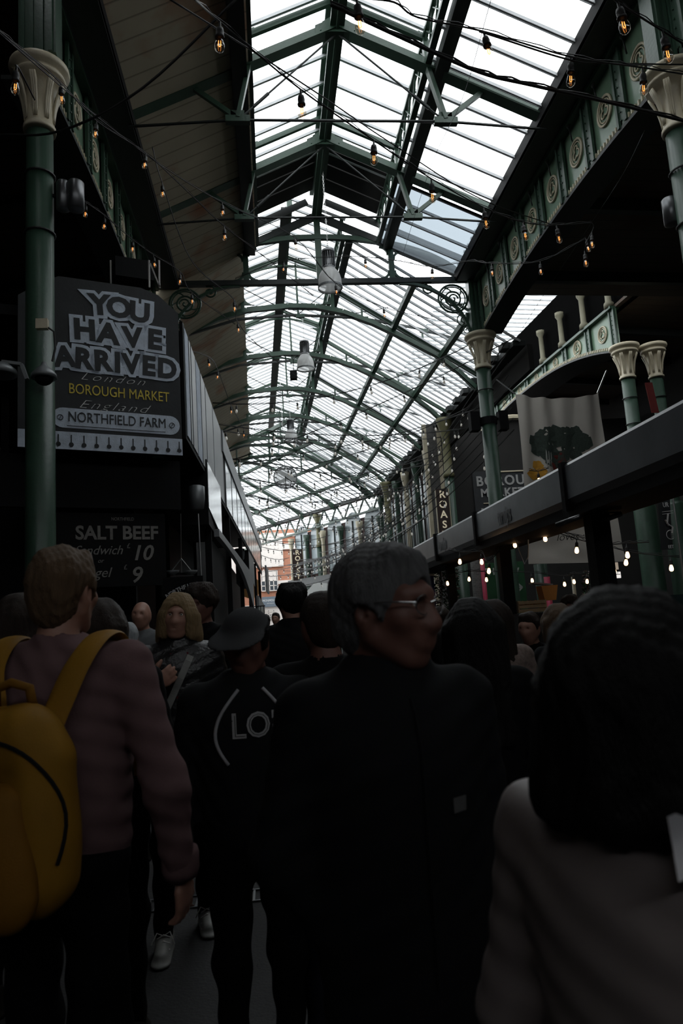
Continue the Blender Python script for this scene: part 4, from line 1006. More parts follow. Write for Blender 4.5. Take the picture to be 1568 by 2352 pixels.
o = atY(621, 1382, YS - .3); obj('shop_sign', MB().box(o, (1.45, .1, .85)), mat('slate blue sign', (.10, .13, .16), .6), t)
text('MONMOUTH', .26, WHITEL, o + Vector((0, -.06, .1)), (1, 0, 0), V, t, sx=.85); text('RESTAURANT', .10, WHITEL, o + Vector((0, -.06, -.15)), (1, 0, 0), V, t)
one('street_building', MB().span((x0 - 9, YS - 8, 0), (x0 + .3, YS + 1, 8.5)), PALE, 'pale building to the left of the orange brick one', 'building')
one('street_building', MB().span((x1 - .2, YS - 6, 0), (x1 + 14, YS + 1, 8.5)), mat('dark brick', (.10, .06, .05), .9), 'dark brick building behind the restaurant corner', 'building')
# market awning before the street
o = atY(728, 1362, 26); t = thing('stall_awning', 'white sloping market awning at the far end of the hall', 'awning', (o.x, 26, 0))
a = atY(690, 1375, 27); b = atY(775, 1378, 25); c = atY(765, 1340, 29); d = atY(722, 1338, 30)
AW = mat_glass('white awning cloth', (.9, .9, .9), .0, 1.0, (.8, .8, .78))
obj('awning_cloth', MB().add([a, b, c, d], [(0, 1, 2, 3)]), AW, t); obj('valance', MB().add([a, b, b - V * .28, a - V * .28], [(0, 1, 2, 3)]), mat('grey valance', (.3, .3, .3), .8), t)
for q in (a, b, c, d): obj('awning_post', MB().bar((q.x, q.y, 0), q, .06, .06), BLACK, t)
one('stall_cabin', MB().span((o.x + .6, 20, 0), (o.x + 2.6, 24, z(.25))), BLACK, 'dark stall cabin in the crowd right of the awning', 'stall')
t = thing('wicker_stand', 'small dark wire stand at the far left stalls', 'stand', atY(585, 1420, 22)); m = MB()
q = atY(583, 1400, 22)
for k in range(7): m.bar(q + Vector((-.3 + .1 * k, 0, -.2)), q + Vector((-.3 + .1 * k, 0, .08)), .02, .02)
m.bar(q + Vector((-.32, 0, .09)), q + Vector((.34, 0, .09)), .03, .03); obj('wire_frame', m, BLACK, t)
one('round_sign', MB().add([atY(575, 1350, 34) + Vector((.5 * math.cos(a), 0, .5 * math.sin(a))) for a in lin(0, 2 * PI, 20)[:-1]], [tuple(range(20))]), mat('orange poster', (.5, .25, .08), .7), 'small orange round poster at the end of the left stalls', 'sign')

# ================================================================== pendant lamps and clock
def pendant(px, py, Y, label, top_h, sc=1.0):
    c = atY(px, py, Y)
    t = thing('pendant_lamp', label, 'lamp', c, 0, 'high bay pendant lamps on the centre line')
    obj('lamp_housing', MB().lathe([(.12, .16), (.12, .24), (.11, .25), (.11, .52), (.13, .53), (.13, .59), (.04, .61)], (0, 0, 0), 20), BLACKG, t, True, local=True)
    f = MB()
    for k in range(18): a = 2 * PI * k / 18; f.bar((.122 * math.cos(a), .122 * math.sin(a), .25), (.122 * math.cos(a), .122 * math.sin(a), .52), .01, .024, (math.cos(a), math.sin(a), 0))
    obj('cooling_fins', f, BLACKG, t, local=True)
    obj('lamp_shade', MB().lathe([(.228, -.20), (.232, -.16), (.225, -.02), (.20, .08), (.15, .16), (.12, .2)], (0, 0, 0), 28, cap=False), mat_glass('frosted lamp shade', (.7, .7, .7), .05, .8, (.8, .8, .79)) if 'frosted lamp shade' not in MATS else MATS['frosted lamp shade'], t, True, local=True)
    obj('shade_ring', MB().lathe([(.23, -.205), (.245, -.205), (.245, -.165), (.23, -.165)], (0, 0, 0), 28, cap=False), GREYM, t, local=True)
    m = MB(); zz = .61; i = 0; topz = z(top_h) - c.z
    while zz < topz:
        if i % 2: m.tube([(.012, 0, zz), (.012, 0, zz + .05), (-.012, 0, zz + .05), (-.012, 0, zz)], .005, 4, True)
        else: m.tube([(0, .012, zz), (0, .012, zz + .05), (0, -.012, zz + .05), (0, -.012, zz)], .005, 4, True)
        zz += .045; i += 1
    obj('chain', m, STEEL, t, local=True)
pendant(757, 640, 13.2, 'nearest and largest pendant lamp hanging on a chain below the gable screen', 9.0)
pendant(701, 832, 18.5, 'second pendant lamp on a chain further down the far hall', 9.0)
pendant(668, 1000, 25.5, 'third and smallest pendant lamp high above the clock', 9.0)
c = atY(655, 1097, 26.0); t = thing('hanging_clock', 'round white clock hanging on a long rod in the far hall', 'clock', c - V * .4)
rd = .42
obj('clock_face', MB().lathe([(rd, -.06), (rd, .06)], c, 36, Matrix.Rotation(R(90), 3, 'X')), mat_glass('pale clock glass', (.75, .75, .75), .03, .45, (.8, .8, .8)), t)
obj('clock_rim', MB().tube(arc(c + Vector((0, -.06, 0)), rd, 0, 2 * PI, 36)[:-1], .022, 6, True), GREYM, t)
m = MB()
for k in range(12): a = 2 * PI * k / 12; d = Vector((math.cos(a), 0, math.sin(a))); m.bar(c + Vector((0, -.075, 0)) + d * rd * .74, c + Vector((0, -.075, 0)) + d * rd * .92, .03, .01, (0, 1, 0))
obj('hour_marks', m, BLACK, t)
m = MB().bar(c + Vector((0, -.08, 0)), c + Vector((.24, -.08, -.20)), .03, .01, (0, 1, 0)); obj('hour_hand', m, BLACK, t)
m = MB().bar(c + Vector((0, -.08, .04)), c + Vector((.0, -.08, -.36)), .025, .01, (0, 1, 0)); obj('minute_hand', m, BLACK, t)
obj('rod', MB().tube([c + V * rd, c + V * (z(9.2) - c.z)], .012, 6), STEEL, t)
one('hanging_speaker', MB().box(atY(674, 862, 19.5), (.2, .2, .24)).bar(atY(674, 850, 19.5), atY(673, 820, 19.5), .02, .02), BLACK, 'small black box hanging from a truss under the far lantern', 'speaker')
# ================================================================== strings of bulbs
def bulb_protos():
    P = {}
    for nm, n in (('near', 14), ('far', 8)):
        s_ = MB().lathe([(.006, 0), (.008, -.045), (.020, -.05), (.024, -.075), (.022, -.10), (.027, -.105), (.027, -.115), (.02, -.12)], (0, 0, 0), n)
        b = MB().lathe([(.014, -.115), (.019, -.13), (.027, -.155), (.030, -.175), (.027, -.195), (.016, -.208), (.002, -.212)], (0, 0, 0), n, cap=False)
        f = MB().tube([(.006, 0, -.135), (.007, 0, -.17), (0, 0, -.178), (-.007, 0, -.17), (-.006, 0, -.135)], .0022, 5)
        P[nm] = (s_, b, f)
    return P
BP = bulb_protos()
_me = {}
def shared(key, name, mb, m, smooth=True):
    if key not in _me:
        o = obj(name, mb, m, None, smooth, local=True); _me[key] = o.data; bpy.data.objects.remove(o)
    return _me[key]
def put(name, me, loc, parent, sc=1.0, tilt=(0, 0, 0)):
    o = bpy.data.objects.new(name, me); COL.objects.link(o); o.parent = parent; o.location = loc; o.scale = (sc,) * 3; o.rotation_euler = tilt
    return o
rb = random.Random(21)
def festoon(pts, bulbs, label, group, kind='near', glow='filament', sc=1.0, r=.006, twin=True):
    """pts: world points of the cable; bulbs: world points where bulbs hang"""
    base = Vector(pts[0]); t = thing('string_light', label, 'string lights', base, 0, group)
    m = MB().tube(pts, r, 5)
    if twin: m.tube([p + Vector((0, 0, .018 + .01 * math.sin(i * 2.1))) for i, p in enumerate(pts)], r * .6, 4)
    obj('cable', m, RUBBER, t, True)
    s_, b, f = BP[kind]
    for q in bulbs:
        loc = q - base; ti = (rb.uniform(-.12, .12), rb.uniform(-.12, .12), 0)
        if kind == 'near':
            so = put('socket', shared('sn', 'socket', s_, RUBBER), loc, t, sc, ti)
            if glow == 'filament':
                put('bulb', shared('bn', 'bulb', b, BULBG), loc, t, sc, ti); put('filament', shared('fn', 'filament', f, FILAM), loc, t, sc, ti)
            else: put('bulb', shared('bl', 'bulb', b, GLOW), loc, t, sc, ti)
        else:
            so = put('socket', shared('sf', 'socket', s_, RUBBER), loc, t, sc, ti); put('bulb', shared('bf', 'bulb', b, GLOWW), loc, t, sc, ti)
    return t
def smooth_pts(P, n=6):
    P = [Vector(p) for p in P]; out = []
    for i in range(len(P) - 1):
        a, b = P[i], P[i + 1]; p0 = P[i - 1] if i else a - (b - a); p3 = P[i + 2] if i + 2 < len(P) else b + (b - a)
        for k in range(n):
            f = k / n; out.append(.5 * ((2 * a) + (b - p0) * f + (2 * p0 - 5 * a + 4 * b - p3) * f * f + (3 * a - p0 - 3 * b + p3) * f ** 3))
    return out + [P[-1]]
def photo_string(px, Y0, Y1, bulbs, label, group='strings of bulbs above the near hall', **kw):
    """px: [(u, v)] of the cable, distance running evenly from Y0 to Y1; bulbs: indices (may be fractional) along px"""
    n = len(px) - 1; P = [atY(u, v, Y0 + (Y1 - Y0) * i / n) for i, (u, v) in enumerate(px)]
    S_ = smooth_pts(P); Bq = [S_[min(int(round(b * 6)), len(S_) - 1)] for b in bulbs]
    return festoon(S_, Bq, label, group, **kw)
photo_string([(440, -8), (505, 50), (690, 205), (858, 322), (990, 410), (1110, 476), (1200, 510), (1277, 517), (1358, 512)], 3.2, 7.6, [1, 2, 3, 4, 5, 6, 7], 'string of clear bulbs sweeping from the upper left down to the right arched girder')
photo_string([(380, -8), (600, 130), (760, 235), (900, 330), (1100, 455), (1280, 520)], 3.6, 8.0, [], 'bare double cable crossing below the skylight beside the long bulb string', twin=False)
photo_string([(780, -25), (818, -6), (905, 5), (960, 40), (1110, 72), (1310, 130), (1475, 155), (1600, 175)], 3.2, 4.6, [1, 4, 5, 6], 'string of bulbs crossing the glass roof to the top right column')
photo_string([(1100, 72), (1310, 138), (1400, 145), (1568, 148)], 3.9, 4.6, [], 'thin cable beside the upper right bulb string', twin=False)
photo_string([(760, 10), (920, 85), (1100, 165), (1220, 195), (1420, 240), (1600, 285)], 3.4, 4.8, [], 'thick black cable bundle running to the right edge below the upper bulbs', r=.012)
photo_string([(1400, -20), (1418, 5), (1520, 70), (1600, 120)], 3.0, 3.8, [1, 2], 'short string of bulbs at the very top right corner')
photo_string([(-20, 55), (45, 110), (139, 190), (222, 278), (335, 352), (420, 430), (515, 520), (620, 600), (720, 680)], 5.0, 10.5, [2, 3, 4, 6], 'bulb string running down from the left column towards the far hall')
photo_string([(-20, 60), (130, 190), (225, 270), (370, 380), (510, 465), (676, 545), (770, 650), (880, 705), (1000, 735)], 5.2, 13.5, [4, 5, 6, 7], 'second bulb string falling from the left column past the nearest pendant lamp')
photo_string([(36, 150), (44, 158), (80, 230)], 4.6, 5.0, [.5], 'single orange bulb at the left edge before the column', twin=False)
photo_string([(130, 420), (197, 465), (240, 495), (304, 550), (352, 585), (414, 625), (440, 672), (540, 745)], 8.5, 12.0, [1, 2, 3, 4, 5, 6], 'string of orange bulbs passing behind the top of the painted sign')
photo_string([(350, 340), (372, 420), (440, 600), (537, 688), (545, 740), (600, 800), (700, 880)], 7.8, 15.0, [1, 3, 4], 'bulb string in front of the cream boards left of the skylight')
photo_string([(540, 640), (652, 600), (780, 590), (838, 590), (920, 600), (992, 612), (1080, 600), (1128, 605), (1240, 600), (1345, 548)], 12.5, 9.0, [1, 3, 5, 7, 8, 9], 'bulb string strung across the gable screen')
photo_string([(1480, 300), (1430, 400), (1358, 512), (1240, 690), (1140, 850)], 7.2, 14.6, [], 'thin support wire slanting down the right side to the green column', r=.004, twin=False)
photo_string([(1130, -10), (1060, 230), (990, 380), (920, 600)], 5.0, 12.0, [], 'very thin wire crossing the large right glass', r=.003, twin=False)
photo_string([(560, -20), (330, 200), (140, 300), (-10, 310)], 5.6, 6.6, [], 'dark cable looping from the top to the left column', r=.012, twin=False)
photo_string([(1250, 520), (1358, 512), (1345, 560), (1340, 590)], 7.6, 7.8, [1.5, 2.5], 'pair of bulbs hanging in front of the dark right aisle roof', twin=False)
photo_string([(410, 800), (478, 820), (500, 850), (530, 930), (560, 985)], 12.0, 17, [1, 2, 3, 4], 'small bulb string over the grey panels on the left')
# strings across the far hall: fans between the left stalls and the right columns
NF = 24; cnt = 0
LEFTS = [(F(-1.1, y, 4.3)) for y in (1.0, 4.0, 7.5, 11, 14.5, 18)]
RIGHTS = [(F(5.5, y, h)) for y, h in ((-.1, 5.9), (2.5, 5.2), (5.5, 5.0), (8.5, 4.8), (11.5, 4.7), (15, 4.6), (18.5, 4.4))]
pairs = [(0, 0), (0, 1), (1, 0), (1, 1), (1, 2), (2, 1), (2, 2), (2, 3), (3, 2), (3, 3), (3, 4), (4, 3), (4, 4), (4, 5), (5, 4), (5, 5), (5, 6), (2, 4), (3, 5), (4, 6), (0, 2), (3, 6)]
def droop(a, b, sag, n): return [a.lerp(b, i / n) - Vector((0, 0, sag * 4 * (i / n) * (1 - i / n))) for i in range(n + 1)]
for i, (l, r_) in enumerate(pairs):
    a = LEFTS[l] + Vector((0, rb.uniform(-.5, .5), rb.uniform(-.2, .9))); b = RIGHTS[r_] + Vector((0, rb.uniform(-.5, .5), rb.uniform(-.5, .4)))
    P = droop(a, b, rb.uniform(.15, .6), 24); nb = 8
    festoon(P, [P[int(round((k + .5 + rb.uniform(-.2, .2)) * 24 / nb))] for k in range(nb)], 'dark festoon string with clear bulbs crossing the far hall between left stalls and right columns', 'festoon strings across the far hall', 'far', r=.009)
# strings running along the right side of the far hall
for i in range(9):
    h0 = 4.9 - .33 * i + rb.uniform(-.1, .1); x0_ = 5.1 - .12 * i; y0_ = .2 + .5 * i
    a = F(x0_, y0_, h0 + .6); b = F(5.0 - .55 * i, 19.5, h0 - .4); a = RIGHTS[0] + Vector((0, 0, -.25 * i))
    P = droop(a, b, .5 + .08 * i, 30)
    festoon(P, [P[int(2 + k * 3.0)] for k in range(9)], 'dark festoon string with bulbs running lengthwise along the restaurant side', 'lengthwise festoon strings', 'far', r=.009)
for i in range(8):
    a = F(5.3, 5 + 1.7 * i, 3.6 + .1 * (i % 3)); b = G(6.5 + 1.2 * (i % 4), .4 + .5 * (i % 3), 3.4 - .2 * (i % 4)); P = droop(a, b, .5, 26)
    festoon(P, [P[int(1 + k * 2.4)] for k in range(10)], 'low festoon string with bulbs before the restaurant balcony', 'low festoon strings at the bend', 'far', r=.010)
for i in range(5):
    a = F(-.6, 14 + 2 * i, 3.6); b = G(4 + 2.2 * i, .3, 4.4 - .35 * i); P = droop(a, b, .3, 24)
    festoon(P, [P[int(2 + k * 2.6)] for k in range(8)], 'festoon string with bulbs crossing in front of the brick building', 'festoon strings before the street', 'far', r=.010)
# lit bulbs under the right canopy
kw = dict(glow='lit', sc=.78, group='lit bulb strings under the right canopy')
photo_string([(1190, 1196), (1202, 1202), (1247, 1212), (1324, 1238), (1385, 1250), (1438, 1248), (1490, 1245)], 8.4, 7.2, [1, 2, 3, 5], 'warm lit bulb string across the lower canvas banner', **kw)
photo_string([(1200, 1200), (1330, 1232), (1438, 1266), (1560, 1280)], 8.6, 7.4, [2, 2.85], 'second cable with warm bulbs near the right green pillars', **kw)
photo_string([(1030, 1262), (1055, 1268), (1104, 1268), (1123, 1288), (1178, 1228)], 9.5, 8.6, [1, 2, 3, 4], 'warm lit bulbs under the canopy above the dark haired woman', **kw)
photo_string([(1025, 1322), (1076, 1312), (1115, 1313), (1219, 1315), (1294, 1323), (1315, 1317), (1347, 1316), (1407, 1292)], 11.5, 10.5, [0, 1, 2, 3, 4, 5, 6, 7], 'lower row of warm lit bulbs behind the stall posts', **kw)
photo_string([(1370, 1136), (1420, 1128), (1534, 1084), (1553, 1092), (1590, 1080)], 6.8, 6.0, [0.2, 2, 3], 'bright warm bulbs near the street banner at the right edge', **kw)
photo_string([(1215, 1080), (1235, 1082), (1260, 1075)], 9, 9, [1], 'single warm bulb shining above the metal canopy edge', **kw)
# ================================================================== people (bodies grown as one continuous surface from a distance field)
class Vol:
    def __init__(s, lo, hi, v, k=60):
        s.v = v; s.lo = np.array(lo, float); s.n = (np.ceil((np.array(hi) - s.lo) / v)).astype(int) + 1; s.k = k
        s.ax = [(s.lo[i] + v * np.arange(s.n[i])).astype(np.float32) for i in range(3)]
        s.acc = np.zeros(s.n, np.float32); s.cut = np.full(s.n, -1.0, np.float32); s.fine = None
    def _sub(s, lo, hi, m):
        i0 = np.clip(np.floor((lo - m - s.lo) / s.v).astype(int), 0, s.n); i1 = np.clip(np.ceil((hi + m - s.lo) / s.v).astype(int) + 1, 0, s.n)
        if (i1 <= i0).any(): return None, None
        sl = tuple(slice(a, b) for a, b in zip(i0, i1))
        return sl, (s.ax[0][sl[0]][:, None, None], s.ax[1][sl[1]][None, :, None], s.ax[2][sl[2]][None, None, :])
    def put(s, sl, d, cut):
        if s.fine is not None: s.fine[sl] += np.exp(np.clip(-240 * d, -40, 80)); return
        if cut: s.cut[sl] = np.maximum(s.cut[sl], -d)
        else: s.acc[sl] += np.exp(np.clip(-s.k * d, -40, 60))
    def cap(s, a, b, ra, rb=None, flat=1.0, axis=(0, 1, 0), cut=False):
        rb = ra if rb is None else rb; a = np.array(a, float); b = np.array(b, float); R_ = max(ra, rb)
        sl, g = s._sub(np.minimum(a, b) - R_, np.maximum(a, b) + R_, .12)
        if sl is None: return s
        n = _n(np.array(axis, float)); ab = b - a
        if flat != 1.0:
            ab = ab + n * ab.dot(n) * (flat - 1)
        X, Y, Z = g[0] - a[0], g[1] - a[1], g[2] - a[2]
        if flat != 1.0:
            q = (X * n[0] + Y * n[1] + Z * n[2]) * (flat - 1); X, Y, Z = X + q * n[0], Y + q * n[1], Z + q * n[2]
        L = max(ab.dot(ab), 1e-9); t = np.clip((X * ab[0] + Y * ab[1] + Z * ab[2]) / L, 0, 1)
        d = np.sqrt((X - t * ab[0]) ** 2 + (Y - t * ab[1]) ** 2 + (Z - t * ab[2]) ** 2) - (ra + (rb - ra) * t)
        if flat > 1: d = d / (1 + (flat - 1) * .5)
        s.put(sl, d, cut); return s
    def ell(s, c, r, M=None, cut=False):
        c = np.array(c, float); r = np.array(r, float); R_ = max(r)
        sl, g = s._sub(c - R_, c + R_, .10)
        if sl is None: return s
        X, Y, Z = g[0] - c[0], g[1] - c[1], g[2] - c[2]
        if M is not None:
            X, Y, Z = (M[0][0] * X + M[1][0] * Y + M[2][0] * Z, M[0][1] * X + M[1][1] * Y + M[2][1] * Z, M[0][2] * X + M[1][2] * Y + M[2][2] * Z)
        k0 = np.sqrt((X / r[0]) ** 2 + (Y / r[1]) ** 2 + (Z / r[2]) ** 2); k1 = np.sqrt((X / r[0] ** 2) ** 2 + (Y / r[1] ** 2) ** 2 + (Z / r[2] ** 2) ** 2) + 1e-6
        s.put(sl, k0 * (k0 - 1) / k1, cut); return s
    def field(s, fn=None):
        d = -np.log(s.acc + 1e-12) / s.k
        if getattr(s, 'hand', None) is not None: d = np.minimum(d, -np.log(s.hand + 1e-12) / 240)
        if fn is not None: d = d + fn(s.ax[0][:, None, None], s.ax[1][None, :, None], s.ax[2][None, None, :]).astype(np.float32)
        return np.maximum(d, s.cut)
    def mesh(s, fn=None):
        D = s.field(fn); D[0] = 1; D[-1] = 1; D[:, 0] = 1; D[:, -1] = 1; D[:, :, 0] = 1; D[:, :, -1] = 1
        I = D < 0; cn = np.zeros(np.array(D.shape) - 1, np.int8)
        offs = [(i, j, k) for i in (0, 1) for j in (0, 1) for k in (0, 1)]
        nx, ny, nz = D.shape
        def sh(A, o): return A[o[0]:nx - 1 + o[0], o[1]:ny - 1 + o[1], o[2]:nz - 1 + o[2]]
        for o in offs: cn += sh(I, o)
        act = np.argwhere((cn > 0) & (cn < 8))
        if len(act) == 0: return None
        vals = {o: D[act[:, 0] + o[0], act[:, 1] + o[1], act[:, 2] + o[2]] for o in offs}
        P = np.zeros((len(act), 3)); C = np.zeros(len(act))
        for o in offs:
            for ax in range(3):
                if o[ax]: continue
                o2 = list(o); o2[ax] = 1; o2 = tuple(o2); a, b = vals[o], vals[o2]; m_ = (a < 0) != (b < 0)
                t = np.where(m_, a / np.where(m_, a - b, 1), 0); q = np.array(o, float)[None, :].repeat(len(act), 0); q[:, ax] = t
                P += q * m_[:, None]; C += m_
        P = (act + P / C[:, None]) * s.v + s.lo
        idx = np.full(cn.shape, -1, np.int64); idx[act[:, 0], act[:, 1], act[:, 2]] = np.arange(len(act))
        Q = []
        for ax in range(3):
            a0 = [slice(1, -1)] * 3; a0[ax] = slice(0, -1); a1 = [slice(1, -1)] * 3; a1[ax] = slice(1, None)
            A = I[tuple(a0)]; B = I[tuple(a1)]; e = np.argwhere(A != B); st = A[e[:, 0], e[:, 1], e[:, 2]]
            base = e + 1; base[:, ax] -= 1
            u_, w_ = (ax + 1) % 3, (ax + 2) % 3
            def at(du, dw):
                q = base.copy(); q[:, u_] -= du; q[:, w_] -= dw; return idx[q[:, 0], q[:, 1], q[:, 2]]
            q = np.stack([at(1, 1), at(0, 1), at(0, 0), at(1, 0)], 1)
            q[~st] = q[~st][:, ::-1]; Q.append(q)
        return P, np.concatenate(Q)
def vmesh(name, vol, m, parent, fn=None, tf=None, sm=1):
    r = vol.mesh(fn)
    if r is None: return None
    P, Q = r
    for _ in range(sm):                                     # light smoothing
        A = np.zeros_like(P); c = np.zeros(len(P))
        for i in range(4):
            a, b = Q[:, i], Q[:, (i + 1) % 4]; np.add.at(A, a, P[b]); np.add.at(c, a, 1); np.add.at(A, b, P[a]); np.add.at(c, b, 1)
        P = P * .5 + .5 * A / np.maximum(c, 1)[:, None]
    if tf is not None: P = P @ tf[0].T + tf[1]
    me = bpy.data.meshes.new(name); me.vertices.add(len(P)); me.vertices.foreach_set('co', P.astype(np.float32).ravel())
    me.loops.add(len(Q) * 4); me.loops.foreach_set('vertex_index', Q.ravel().astype(np.int32)); me.polygons.add(len(Q))
    me.polygons.foreach_set('loop_start', np.arange(0, len(Q) * 4, 4, dtype=np.int32)); me.polygons.foreach_set('loop_total', np.full(len(Q), 4, np.int32))
    me.polygons.foreach_set('use_smooth', np.ones(len(Q), bool)); me.materials.append(m); me.update(calc_edges=True); me.validate()
    o = bpy.data.objects.new(name, me); COL.objects.link(o); o.parent = parent
    return o
def rotm(yaw=0, pitch=0, roll=0):
    return np.array(Matrix.Rotation(R(yaw), 3, 'Z') @ Matrix.Rotation(R(pitch), 3, 'X') @ Matrix.Rotation(R(roll), 3, 'Y'))

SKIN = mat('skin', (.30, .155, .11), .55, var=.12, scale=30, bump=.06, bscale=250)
SKIN_D = mat('skin tone with painted shade', (.14, .062, .045), .55, var=.12, scale=30, bump=.06, bscale=250)  # darker copy of the skin, shade put into its colour
def hairm(name, c): return mat(name, c, .55, var=.45, scale=14, bump=.5, bscale=60, stretch=(9, 9, 1.2), spec=.2)
def fabric(name, c, rough=.9): return mat(name, c, rough, var=.25, scale=7, bump=.10, bscale=220, spec=.12)
EYE = mat('eye white', (.45, .43, .4), .2, bump=0, var=.05); IRIS = mat('dark iris', (.03, .018, .01), .15, bump=0)

def head_prims(V_, H, c, M, fem=False):
    """c: centre of the head, M: rotation; +y is forward in head space"""
    def w(p): return c + H * (M @ np.array(p, float))
    def E_(p, r, **k): V_.ell(w(p), np.array(r) * H, M, **k)
    def C_(a, b, ra, rb=None, **k): V_.cap(w(a), w(b), ra * H, (rb if rb is not None else ra) * H, **k)
    E_((0, -.012, .032), (.074, .093, .084)); E_((0, .032, -.025), (.060, .064, .082))
    for s_ in (-1, 1):
        C_((s_ * .054, .0, -.055), (s_ * .022, .058, -.098), .020); E_((s_ * .042, .062, -.022), (.024, .022, .020))
        C_((s_ * .014, .088, .026), (s_ * .046, .072, .026), .009); E_((s_ * .077, -.006, -.012), (.009, .019, .030))
        E_((s_ * .030, .098, .006), (.016, .018, .0105), cut=True)
        E_((s_ * .013, .102, -.036), (.009, .010, .008)); E_((s_ * .030, .0745, .006), (.0125, .0125, .0125))
        E_((s_ * .083, -.001, -.008), (.006, .010, .017), cut=True)
    C_((0, .088, .014), (0, .109, -.030), .0075, .0105); E_((0, .062, -.104), (.022, .020, .016))
    C_((-.019, .0875, -.064), (.019, .0875, -.064), .0058); C_((-.015, .0865, -.074), (.015, .0865, -.074), .0066)
    C_((-.024, .100, -.0692), (.024, .100, -.0692), .0022, cut=True)
    C_((0, -.020, -.07), (0, -.040, -.20), .052 if not fem else .044, .058 if not fem else .047)
def hand_prims(V_, wr, M, s_, H, curl=.5):
    """wr: wrist, M columns: x = across the palm towards the thumb * s_, y = palm normal, z = towards the fingers"""
    def w(p): return wr + H * (M @ np.array((p[0] * s_, p[1], p[2])))
    k0 = V_.k
    V_.cap(w((0, 0, .02)), w((0, 0, .06)), .026 * H, .030 * H, flat=1.9, axis=M[:, 1])
    for x, L in ((-.034, .060), (-.011, .074), (.012, .080), (.035, .072)):
        a = np.array((x, 0, .085 - abs(x) * .2)); ang = curl * .5; p = a
        V_.cap(w((x * .8, 0, .04)), w(a), .011 * H, .0095 * H)
        for j, f in enumerate((.45, .31, .24)):
            q = p + L * f * np.array((x * .3, math.sin(ang), math.cos(ang))); V_.cap(w(p), w(q), (.0085 - .0006 * j) * H, (.008 - .0006 * j) * H); p = q; ang += curl * .75
    p = np.array((.026, .006, .02))
    for a, L in ((.75, .045), (.5, .034), (.35, .026)):
        q = p + L * np.array((math.sin(a), .35 * curl, math.cos(a))); V_.cap(w(p), w(q), .0125 * H, .0105 * H); p = q

